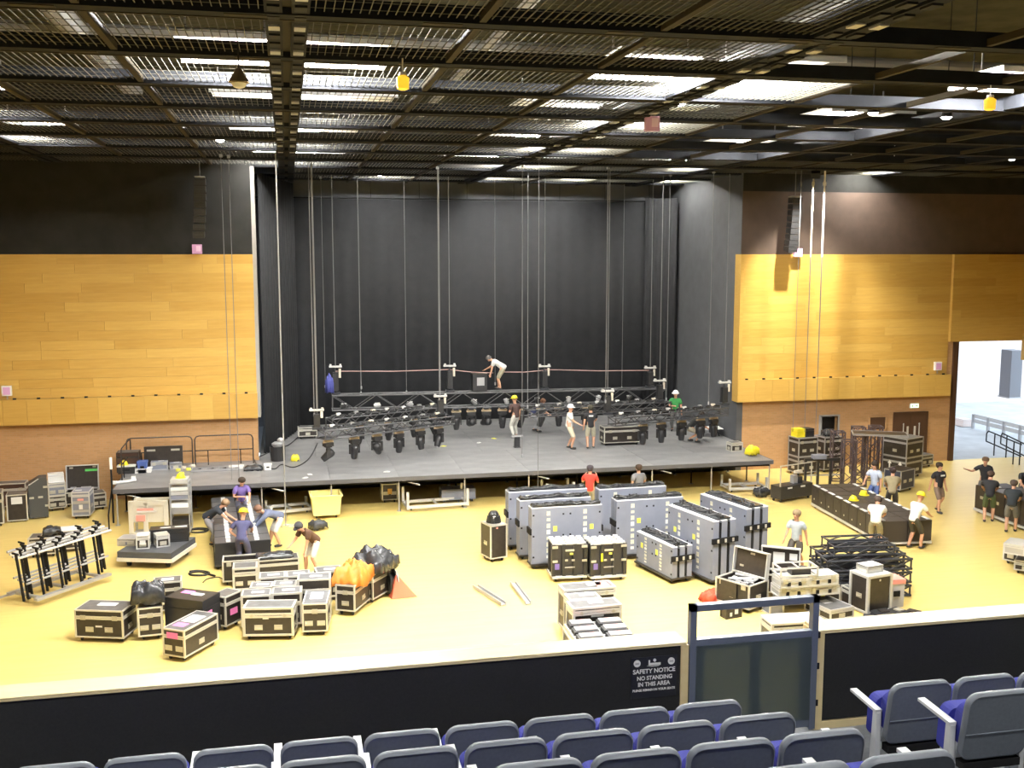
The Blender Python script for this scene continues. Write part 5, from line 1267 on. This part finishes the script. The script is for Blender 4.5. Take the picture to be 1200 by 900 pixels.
# row of cabinets on the right
A, B = G(1034, 642), G(1083, 636); bk = G(950, 594) - A; L_ = Vector((bk.x, bk.y)).length; yaw = math.atan2(bk.y, bk.x) - math.pi / 2
w_ = (B - A).length; nrm = Vector((math.cos(yaw), math.sin(yaw), 0)); c = A + Vector((bk.x, bk.y, 0)) / 2 + nrm * w_ / 2
t = thing('cabinet_row', 'long double row of black cabinets on a white dolly at the right', 'cart', (c.x, c.y, 0), yaw)
for x in (-w_ / 2 + .05, w_ / 2 - .05): MB().box((x, 0, .12), (.1, L_, .08)).build('dolly_rail', ALUB, t)
for k in range(5): MB().box((0, -L_ / 2 + .06 + (L_ - .12) * k / 4, .12), (w_, .1, .06)).build('dolly_cross_rail', ALUB, t)
for k in range(4):
    for x in (-1, 1): ob('castor', CASTOR, t, (x * (w_ / 2 - .1), -L_ / 2 + .2 + (L_ - .4) * k / 3, -.01))
nb = 9; bl = L_ / nb
cab = MB().prism([(-w_ / 4 + .015, .17), (w_ / 4 - .015, .17), (w_ / 4 - .015, .82), (-w_ / 4 + .015, .82)], -bl / 2 + .018, bl / 2 - .018).mesh('cabinet', mat('cabinet_brown_black', (.038, .031, .026), .5))
tab = MB().box((0, 0, 0), (.1, bl * .6, .02)).mesh('white_strip', PAPER)
gri = MB().box((0, 0, 0), (.012, bl * .5, .07)).mesh('side_grip', LAM); kn = MB().box((0, 0, 0), (.014, .05, .05)).mesh('knob', ALU)
for k in range(nb):
    for s in (-1, 1):
        q = ob('cabinet', cab, t, (s * w_ / 4, -L_ / 2 + bl * (k + .5), 0))
        ob('white_strip', tab, q, (s * (w_ / 4 - .08), 0, .83)); ob('side_grip', gri, q, (s * (w_ / 4 - .012), 0, .7)); ob('knob', kn, q, (s * (w_ / 4 - .012), .05, .35))
RC = (c.copy(), yaw, L_, w_)
hard_hat('yellow helmet lying on the right cabinet row, left of two', (G(1000, 586, .83).x, G(1000, 586, .83).y, .835))
hard_hat('yellow helmet lying on the right cabinet row, right of two', (G(1012, 580, .83).x, G(1012, 580, .83).y, .835), rz=1)
# frame rack left of the row
loc, yaw, w_ = site((915, 590), (952, 584), .55)
t = thing('dimmer_trolley', 'black trolley with wire frame and gear at the right end of the stage', 'trolley', tuple(loc), yaw)
castors(t, w_, .55); MB().box((0, 0, .36), (w_, .52, .48)).build('box', PLASTIC, t)
for x in (-w_ / 2 + .02, w_ / 2 - .02):
    MB().box((x, -.2, .98), (.035, .035, .76)).build('upright', ALU, t)
MB().box((0, -.2, 1.36), (w_, .035, .035)).build('top_bar', ALU, t)
MB().box((.15, .05, .75), (.2, .2, .3)).build('gear', STEEL, t); MB().box((.35, .02, .72), (.18, .25, .24)).build('gear', PLASTIC, t); MB().box((.2, -.1, 1.05), (.35, .1, .1)).build('cable_hank', ROPE, t)
for x in (-.35, .3): MB().box((x, -.265, .52), (.22, .01, .06)).build('sticker', PAPER, t)
p = G(895, 583); cloth('black_sack', 'small black sack on the floor at the right end of the stage', 'bag', BAGPL, (p.x, p.y + .2, .02), .3, .65, .45, .34, 31, .02, .08, 12)
# post frame between trolley and trusses
A = G(957, 573); t = thing('scaffold_frame', 'black scaffold frame standing behind the right cabinet row', 'frame', tuple(A), -.12)
for x in (-.4, .1, .6, 1.1): MB().box((x, .2, .55), (.09, .09, 1.1)).build('post', PLASTIC, t)
MB().box((.35, .2, 1.12), (1.6, .12, .1)).build('top_bar', PLASTIC, t); MB().box((.35, .2, .5), (1.5, .05, .05)).build('mid_bar', STEEL, t)
MB().box((.1, .15, 1.24), (.5, .3, .16)).build('cover', LEDGREY, t)
# case stacks by the right wall
flight_case('black flight case, lower left of the stack by the right wall', ((935, 558), (957, 556)), .7, .78, trim=STEEL)
ps, ys_, ws = site((935, 558), (957, 556), .7)
flight_case('black flight case, upper left of the stack by the right wall', None, .7, .78, loc=ps, yaw=ys_, wd=ws, z=.785, ch=0, trim=STEEL)
flight_case('black flight case, lower right of the stack by the right wall', ((960, 552), (981, 550)), .7, .74, trim=STEEL)
pr_, yr_, wr2 = site((960, 552), (981, 550), .7)
flight_case('black flight case, upper right of the stack by the right wall', None, .7, .74, loc=pr_, yaw=yr_, wd=wr2, z=.745, ch=0, trim=STEEL)
for (dx, lab, ww, m_) in ((-.24, 'yellow box on the left case stack by the right wall', .36, HIVIS), (.16, 'black box on the left case stack by the right wall', .38, PLASTIC)):
    flight_case(lab, None, .4, .34, loc=ps + Vector((dx, 0, 0)), yaw=ys_, wd=ww, z=1.57, ch=0, body=m_, trim=m_, top=m_, latches=0, handles=0, ends=False, name='storage_box', cat='box')
p = pr_.copy(); p.y -= .2; cloth('dark_rag', 'dark cloth bundle on the right case stack by the right wall', 'cloth', BAGPL, (p.x, p.y + .2, 1.50), 0, .6, .5, .26, 41, .02, .08, 12)
# standing trusses
PINKT = mat('dusty_truss_tube', (.10, .075, .085), .4, metal=.3)
def tower(label, u, v, hgt=2.0, w_=.46, yaw=.0):
    p = G(u, v); t = thing('standing_truss', label, 'truss', tuple(p), yaw, 'trusses standing on end')
    chm = MB().tube((0, 0, 0), (0, 0, hgt), .032, 8).mesh('chord', PINKT); a = w_ / 2
    for x in (-a, a):
        for y in (-a, a): ob('chord', chm, t, (x, y, 0))
    nb_ = 5; st = hgt / nb_
    for k in range(nb_):
        for (p0, p1) in (((-a, -a), (a, -a)), ((a, -a), (a, a)), ((a, a), (-a, a)), ((-a, a), (-a, -a))):
            z0_, z1_ = (st * k, st * (k + 1)) if k % 2 else (st * (k + 1), st * k)
            MB().bar((*p0, z0_), (*p1, z1_), .026).build('lacing', PINKT, t)
    for z in (.02, hgt - .02):
        for (p0, p1) in (((-a, -a), (a, -a)), ((a, -a), (a, a)), ((a, a), (-a, a)), ((-a, a), (-a, -a))): MB().bar((*p0, z), (*p1, z), .045).build('end_tie', PINKT, t)
for k, (u, v) in enumerate([(993, 576), (1006, 569), (1018, 562), (1024, 555), (980, 563), (1004, 556)]):
    tower('dusty black truss standing on end, %s' % ['nearest of the group', 'second behind the nearest', 'third in the group', 'rightmost beside the stacked cases', 'left of the nearest', 'hidden rear one of the group'][k], u, v, 2.0, .46, -.3)
p = G(1027, 503, 2.03)
t = thing('flat_panel', 'black flat panel lying across the tops of the standing trusses', 'panel', (p.x - .6, p.y - 1.2, 2.035), -.45)
MB().box((0, 0, .04), (2.0, .9, .05)).build('sheet', LAM, t); frame(2.0, .9, .02, .06, .03).build('edge', STEEL, t)
LOWCASE = flight_case('lower black case with white arrows in the stack before the doors', ((1061, 562), (1080, 558)), 1.1, .86, trim=STEEL, handles=2, latches=0)
loc, yaw, w_ = site((1061, 562), (1080, 558), 1.1)
for yy in (-.28, .2):
    MB().prism([(yy - .03, .35), (yy + .03, .35), (yy + .03, .55), (yy + .09, .55), (yy, .7), (yy - .09, .55), (yy - .03, .55)], -w_ / 2 - .012, -w_ / 2 - .006, 'yz').build('white_arrow', PAPER, LOWCASE)
flight_case('upper black case in the stack before the doors', None, 1.1, .78, loc=loc, yaw=yaw, wd=w_, z=.865, ch=0, trim=STEEL, handles=2, latches=0)
flight_case('blue-black case with grey edges in front of the stacked cases', ((1055, 578), (1071, 574)), .72, .85, body=mat('navy_laminate', (.03, .035, .06), .45), trim=STEEL, handles=2, latches=0, lid=0, top=LAM)
flight_case('low grey case behind the stacked cases near the doors', ((1080, 549), (1093, 547)), .7, .55, trim=STEEL, handles=2, latches=0)

# ------------------------------------------------------------------ far right
A, B = G(1140, 600), G(1212, 628); e = B - A; yaw = math.atan2(e.y, e.x); L_ = e.length; n = Vector((-math.sin(yaw), math.cos(yaw), 0)); c = (A + B) / 2 + n * .65
t = thing('cabinet_cart', 'black cabinets on a pale dolly surrounded by workers at the far right', 'cart', (c.x, c.y, 0), yaw)
for y in (-.6, .6): MB().box((0, y, .12), (L_, .08, .08)).build('dolly_rail', ALUB, t)
castors(t, L_, 1.2)
for k in range(4):
    x = -L_ / 2 + L_ / 4 * (k + .5)
    q = MB().b2(x - L_ / 8 + .015, x + L_ / 8 - .015, -.6, .6, .17, .98).build('cabinet', LAM, t); MB().b2(x - L_ / 8 + .04, x + L_ / 8 - .04, -.57, .57, .98, .99).build('top_panel', LAMTOP if k == 1 else LAM, q)
    MB().box((x, -.605, .6), (.2, .01, .1)).build('handle', LATCH, q)
MB().box((-L_ * .36, -.2, 1.0), (.4, .3, .02)).build('white_sheet', PAPER, t)
flight_case('silver edged case at the right edge of the floor, lower left', ((1175, 660), (1192, 664)), .8, .62, trim=ALUB, handles=1, latches=1)
flight_case('silver edged case at the right edge of the floor, front', ((1188, 672), (1215, 676)), .7, .40, trim=ALUB, handles=1, latches=0)
flight_case('tilted silver tray on the cases at the right edge', ((1176, 648), (1200, 652)), .7, .3, z=.625, ch=0, body=STEEL, trim=ALUB, top=ALU, latches=0, handles=0)

# ------------------------------------------------------------------ people
def skin_mesh(name, pts, edges, rad, m, sub=1):
    """pts: list of points, edges: pairs, rad: radius (or pair) per point -> one continuous skinned mesh"""
    me = bpy.data.meshes.new(name); me.from_pydata([tuple(p) for p in pts], edges, [])
    o = bpy.data.objects.new(name, me); col.objects.link(o)
    sk = o.modifiers.new('skin', 'SKIN'); sk.use_smooth_shade = True; sk.branch_smoothing = .4
    sd = o.modifiers.new('subdivision', 'SUBSURF'); sd.levels = sub; sd.render_levels = sub
    for i, v in enumerate(me.skin_vertices[0].data):
        r = rad[i]; v.radius = (r, r) if not isinstance(r, tuple) else r; v.use_root = (i == 0)
    PENDING.append((o, m))
    return o
PENDING = []
def flush():
    bpy.context.view_layer.update()
    dg = bpy.context.evaluated_depsgraph_get()
    res = [(o, m_, bpy.data.meshes.new_from_object(o.evaluated_get(dg))) for o, m_ in PENDING]
    for o, m_, me in res:
        o.modifiers.clear(); o.data = me; me.materials.clear(); me.materials.append(m_)
        for p in me.polygons: p.use_smooth = True
    PENDING.clear()
def col_mat(nm, c): return mat(nm, c, .85, var=.10, scale=12)
ARMS = {  # (upper arm dir, forearm dir) for one side, x outward, -y forward, z up
    'down': ((.18, .02, -1), (.10, -.22, -1)), 'relaxed': ((.22, .10, -1), (.05, -.35, -1)), 'swingf': ((.12, -.35, -1), (.02, -.6, -.8)), 'swingb': ((.15, .35, -1), (.1, .15, -1)),
    'fwd': ((.15, -.8, -.6), (-.1, -1, -.35)), 'work': ((.12, -.55, -.85), (-.25, -.85, -.5)), 'reach': ((.1, -.75, -.75), (.0, -.75, -.75)), 'hip': ((.55, .25, -.8), (-.55, -.2, -.6)),
    'face': ((.25, -.35, -.9), (-.25, -.55, .8)), 'chest': ((.25, -.1, -1), (-.75, -.65, .1)), 'point': ((.6, -.4, -.5), (.6, -.6, .3)), 'droop': ((.05, -.25, -1), (-.05, -.2, -1)), 'out': ((.55, -.3, -.75), (.35, -.65, -.5))}
def person(label, loc, yaw, bend=0, arms=('down', 'down'), stride=0.0, shirt=(.5, .5, .5), lower=(.3, .27, .2), shorts=True, hat=None, hair=(.035, .022, .014), head=0, turn=0, scale=1.0,
           crouch=0.0, longsleeve=False, shoes=(.03, .03, .03), skin=None, lean=0.0, cap=None, emblem=None):
    t = thing('person', label, 'person', (loc[0], loc[1], loc[2] + .013), yaw); t.scale = (scale * 1.1, scale * 1.1, scale * 1.02)
    hipz = .93 - crouch; back = .16 * math.sin(R(bend))
    hip = Vector((0, back, hipz)); b = R(bend)
    up = Vector((0, -math.sin(b), math.cos(b))); fw = Vector((0, -math.cos(b), -math.sin(b)))
    P, E, Rd = [], [], []
    def v(p, r, frm=None):
        P.append(Vector(p)); Rd.append(r); i = len(P) - 1
        if frm is not None: E.append((frm, i))
        return i
    pel = v(hip, .125); wa = v(hip + up * .15, .118, pel); ch_ = v(hip + up * .33, .128, wa); nb_ = v(hip + up * .475, .066, ch_)
    hb = b - R(head); hup = Vector((0, -math.sin(hb), math.cos(hb))); hfw = Vector((math.sin(R(turn)) * 1.0, -math.cos(hb) * math.cos(R(turn)), -math.sin(hb)))
    nk = v(P[nb_] + (up + hup) * .5 * .075, .056, nb_)
    jaw = v(P[nk] + hup * .07 + hfw * .02, .080, nk); cr = v(P[nk] + hup * .155 + hfw * .0, .098, jaw); tp_ = v(P[nk] + hup * .215 - hfw * .005, .06, cr)
    side = hup.cross(hfw).normalized()
    nose = v(P[nk] + hup * .105 + hfw * .115, .016, jaw)
    for s in (-1, 1): v(P[nk] + hup * .12 + side * s * .098, .018, cr)
    arm_idx = {}
    for s, a in ((-1, arms[0]), (1, arms[1])):
        ua, fa = [Vector((x[0] * s, x[1], x[2])).normalized() for x in ARMS[a]]
        sh = v(hip + up * .435 + Vector((s * .175, 0, 0)), .052, ch_)
        el = v(P[sh] + ua * .285, .043, sh); wr_ = v(P[el] + fa * .245, .030, el)
        pa = v(P[wr_] + fa * .07, .033, wr_)
        sd_ = Vector((0, -1, 0)) if abs(fa.y) < .75 else Vector((1, 0, 0))
        sd_ = (sd_ - fa * sd_.dot(fa)).normalized(); cu_ = fa.cross(sd_) * -s
        for k in range(4):
            o_ = sd_ * (.027 - .018 * k); ln = (.062, .072, .066, .05)[k]
            f1 = v(P[pa] + fa * .04 + o_, .0105, pa); v(P[f1] + fa * ln * .6 + cu_ * .022, .009, f1)
        th = v(P[wr_] + fa * .05 + sd_ * .042, .012, wr_); v(P[th] + fa * .05 + sd_ * .018, .010, th)
        arm_idx[s] = (sh, el, wr_)
    leg_idx = {}
    for s in (-1, 1):
        st_ = stride * (1 if s > 0 else -1)
        hp = v(hip + Vector((s * .09, 0, -.06)), .092, pel)
        an = Vector((s * (.11 + lean * .08), st_ - .02, .085 + (abs(st_) * .12 if st_ > 0 else 0)))
        mid = (P[hp] + an) / 2; dlen = (P[hp] - an).length; kb = math.sqrt(max(.0, .425 ** 2 - (dlen / 2) ** 2)) if dlen < .85 else .012
        kn_ = v(mid + Vector((s * .02, -kb, 0)), .060, hp); ca = v(P[kn_] * .6 + an * .4 + Vector((0, .015, 0)), .056, kn_); ak = v(an, .040, ca)
        ft = v(an + Vector((0, -.06, -.05)), .036, ak); v(an + Vector((0, -.15, -.06)), .028, ft)
        leg_idx[s] = (hp, kn_, ca, ak)
    body = skin_mesh('body', P, E, Rd, skin or SKIN, 1); body.parent = t
    # shirt
    Q, F, rr = [], [], []
    def w2(p, r, frm=None):
        Q.append(Vector(p)); rr.append(r); i = len(Q) - 1
        if frm is not None: F.append((frm, i))
        return i
    a0 = w2(hip - up * .12, .150); a1 = w2(hip + up * .02, .156, a0); a1 = w2(hip + up * .17, .148, a1); a2 = w2(hip + up * .33, .176, a1); w2(hip + up * .485, .112, a2)
    for s in (-1, 1):
        sh, el, wr_ = arm_idx[s]
        q = w2(P[sh], .096, a2)
        if longsleeve: q = w2(P[el], .062, q); w2(P[el] + (P[wr_] - P[el]) * .9, .045, q)
        else: w2(P[sh] + (P[el] - P[sh]) * .75, .072, q)
    sm_ = skin_mesh('shirt', Q, F, rr, col_mat('shirt_%.2f_%.2f_%.2f' % shirt, shirt), 1); sm_.parent = t
    # trousers or shorts
    Q, F, rr = [], [], []
    a0 = w2(hip + up * .10, .140); a1 = w2(hip - up * .04, .140, a0)
    for s in (-1, 1):
        hp, kn_, ca, ak = leg_idx[s]
        q = w2(P[hp], .112, a1); q = w2(P[hp] * .4 + P[kn_] * .6, .096, q); q = w2(P[kn_] + (P[ca] - P[kn_]) * (.15 if shorts else .0), .086, q)
        if not shorts: q = w2(P[ca], .075, q); w2(P[ak] + Vector((0, 0, .01)), .062, q)
    tm_ = skin_mesh('shorts' if shorts else 'trousers', Q, F, rr, col_mat('cloth_%.2f_%.2f_%.2f' % lower, lower), 1); tm_.parent = t
    for s in (-1, 1):
        an = P[leg_idx[s][3]]
        sh_ = skin_mesh('shoe', [an + Vector((0, .03, -.02)), an + Vector((0, .03, -.042)), an + Vector((0, -.07, -.045)), an + Vector((0, -.17, -.052))], [(0, 1), (1, 2), (2, 3)], [.052, .05, .05, .038], col_mat('shoe_%.2f_%.2f_%.2f' % shoes, shoes), 1); sh_.parent = t
    # head wear / hair, face
    M = Matrix((side, -hfw.cross(Vector((0, 0, 0))) if False else hfw * -1, hup)).transposed()
    c = P[nk] + hup * .145
    if hat:
        hh = MB(); hh.smooth = True
        hh.lathe([(.118, .03), (.116, .07), (.092, .125), (.048, .152), (0, .158)], 16, c, M); hh.build('hard_hat_shell', hat, t)
        MB().lathe([(.105, .024), (.15, .02), (.15, .032), (.115, .04)], 16, c + hfw * .025, M).build('hat_brim', hat, t)
    else:
        m_ = col_mat('hair_%.2f_%.2f_%.2f' % (cap or hair), cap or hair)
        hh = MB(); hh.smooth = True
        hh.lathe([(.100, -.035), (.112, .0), (.110, .05), (.085, .09), (.045, .108), (0, .112)], 14, c - hfw * .02, M); hh.lathe([(0, -.10), (.06, -.085), (.088, -.04), (.095, .0), (.08, .05), (0, .07)], 12, c - hfw * .034 - hup * .01, M); hh.build('cap' if cap else 'hair', m_, t)
        if cap: MB().lathe([(.0, .0), (.09, .0), (.09, .012), (0, .014)], 12, c + hfw * .075 + hup * .02, M).build('cap_peak', m_, t)
    for s in (-1, 1):
        MB().lathe([(0, -.012), (.012, 0), (0, .012)], 8, P[nk] + hup * .135 + hfw * .083 + side * s * .035).build('eye', HAIR, t)
    MB().box(P[nk] + hup * .062 + hfw * .093, (.05, .012, .010)).build('mouth', mat('lips', (.40, .16, .12), .6), t)
    if emblem: MB().box(hip + up * .38 + fw * .166 * emblem, (.16, .012, .05)).build('print', PAPER, t)
    return t
V = Vector
WT = (.72, .72, .70); BK = (.018, .018, .022); KH = (.33, .29, .18)
# on the stage and truss
person('worker in white shirt and shorts bending while standing on the rear truss', (GY(586, 455, 43.5).x, 43.5, 3.23), -1.9, 55, ('work', 'droop'), .05, (.55, .55, .54), (.30, .28, .20), head=-10, hair=(.12, .11, .11))
person('worker with yellow helmet, brown shirt and pale trousers on the stage', (*G(604, 513, SZ)[:2], SZ + .0), -2.7, 6, ('down', 'chest'), .06, (.07, .04, .035), (.50, .49, .44), False, HIVIS, shoes=(.6, .6, .6))
person('worker in blue shirt crouching beneath the rear truss', (*G(627, 506, SZ)[:2], SZ), 1.2, 38, ('work', 'work'), .1, (.05, .06, .14), (.40, .40, .42), False, crouch=.15, hair=(.2, .1, .06))
person('worker in white shirt, white helmet and cream shorts on the stage', (*G(667, 526, SZ)[:2], SZ), 1.2, 4, ('work', 'down'), .08, (.75, .74, .68), (.62, .57, .42), True, WHITEHAT)
person('worker in black shirt and khaki shorts seen from behind on the stage', (*G(692, 526, SZ)[:2], SZ), 2.9, 4, ('work', 'down'), .10, BK, (.42, .40, .30), True, cap=(.05, .045, .03), emblem=-1)
person('worker in green shirt and white helmet behind the front right truss', (*G(791, 505, SZ)[:2], SZ), -.5, 4, ('chest', 'down'), .03, (.05, .30, .08), (.1, .1, .1), False, WHITEHAT)
person('worker crouching behind the lamps of the front right truss', (*G(811, 518, SZ)[:2], SZ), 1.3, 40, ('work', 'work'), .12, (.03, .03, .03), (.45, .40, .30), True, crouch=.32)
# in front of the stage
person('person in red shirt, dark cap and camouflage shorts taking a picture before the stage', (*G(691, 604)[:2], 0), 2.75, 2, ('face', 'face'), .04, (.62, .05, .035), (.30, .28, .20), True, cap=(.06, .05, .06))
person('person in grey shirt standing at the stage front seen from behind', (*G(748, 603)[:2], 0), 3.3, 3, ('down', 'relaxed'), .03, (.16, .16, .17), (.12, .12, .14), False, hair=(.06, .035, .02))
# left group
person('man in black shirt and grey trousers bending over the cabinet rows from the left', (*G(249, 641)[:2], 0), 1.35, 52, ('reach', 'work'), .08, (.02, .025, .035), (.25, .24, .25), False, hair=(.30, .20, .12))
person('worker in purple with dark hair at the far end of the cabinet rows', (*G(284, 618)[:2], 0), .2, 22, ('chest', 'work'), .03, (.17, .12, .36), (.1, .1, .14), False)
person('man with yellow helmet and blue shirt seen from behind at the cabinet rows', (*G(285, 668)[:2], 0), 2.95, 22, ('work', 'hip'), .03, (.085, .085, .18), (.09, .09, .16), False, HIVIS)
person('man in blue-grey shirt and white shorts bending over the cabinet rows from the right', (*G(323, 641)[:2], 0), -1.3, 68, ('work', 'reach'), .12, (.12, .14, .22), (.66, .64, .58), True, longsleeve=True, hair=(.22, .12, .08), head=15)
person('person in brown shirt and dark cap stooping beside the open case', (*G(366, 672)[:2], 0), -1.0, 46, ('work', 'droop'), .10, (.11, .055, .03), (.62, .60, .52), True, cap=(.06, .06, .07), shoes=(.5, .5, .5))
# right group
person('person in pale grey shirt walking past the truss pile', (*G(932, 668)[:2], 0), -.9, 4, ('swingf', 'swingb'), .22, (.45, .50, .53), (.07, .06, .05), True, hair=(.25, .18, .10))
person('man in pale blue shirt at the far side of the right cabinet row', (*G(1024, 598)[:2], 0), -1.1, 8, ('work', 'down'), .05, (.50, .56, .70), (.08, .12, .28), False)
person('man in camouflage shirt and dark cap seen from behind at the right cabinet row', (*G(1044, 607)[:2], 0), 2.6, 18, ('work', 'work'), .05, (.30, .25, .15), (.07, .06, .05), False, cap=(.035, .02, .018))
person('man in white shirt and camouflage shorts leaning on the right cabinet row', (*G(1025, 645)[:2], 0), 2.5, 34, ('work', 'work'), .06, (.80, .80, .78), (.28, .25, .16), True, hair=(.06, .04, .03), head=-25)
person('man in white shirt with yellow helmet at the near end of the right cabinet row', (*G(1071, 643)[:2], 0), 1.9, 20, ('work', 'droop'), .12, (.80, .79, .74), (.06, .055, .035), True, HIVIS)
person('man in black printed shirt and brown shorts walking toward the camera', (*G(1098, 600)[:2], 0), .15, 2, ('swingb', 'down'), .16, BK, (.16, .11, .08), True, emblem=1)
person('man in black shirt gesturing behind the far right cabinets', (*G(1152, 592)[:2], 0), -.7, 4, ('point', 'work'), .05, BK, (.10, .10, .10), False, hair=(.16, .10, .06))
person('man in black shirt and green shorts leaning at the far right cabinets', (*G(1158, 612)[:2], 0), 2.5, 22, ('work', 'work'), .10, BK, (.07, .10, .04), True, hair=(.07, .04, .03))
person('man in black shirt and grey shorts with yellow tag at the far right cabinets', (*G(1184, 624)[:2], 0), 2.4, 30, ('work', 'work'), .14, (.02, .025, .03), (.15, .145, .13), True, hair=(.06, .04, .025))
person('person in black vest bending at the right edge behind the cabinets', (*G(1199, 600)[:2], 0), -.4, 26, ('work', 'work'), .04, BK, (.08, .08, .08), False, hair=(.05, .03, .02))
flush()
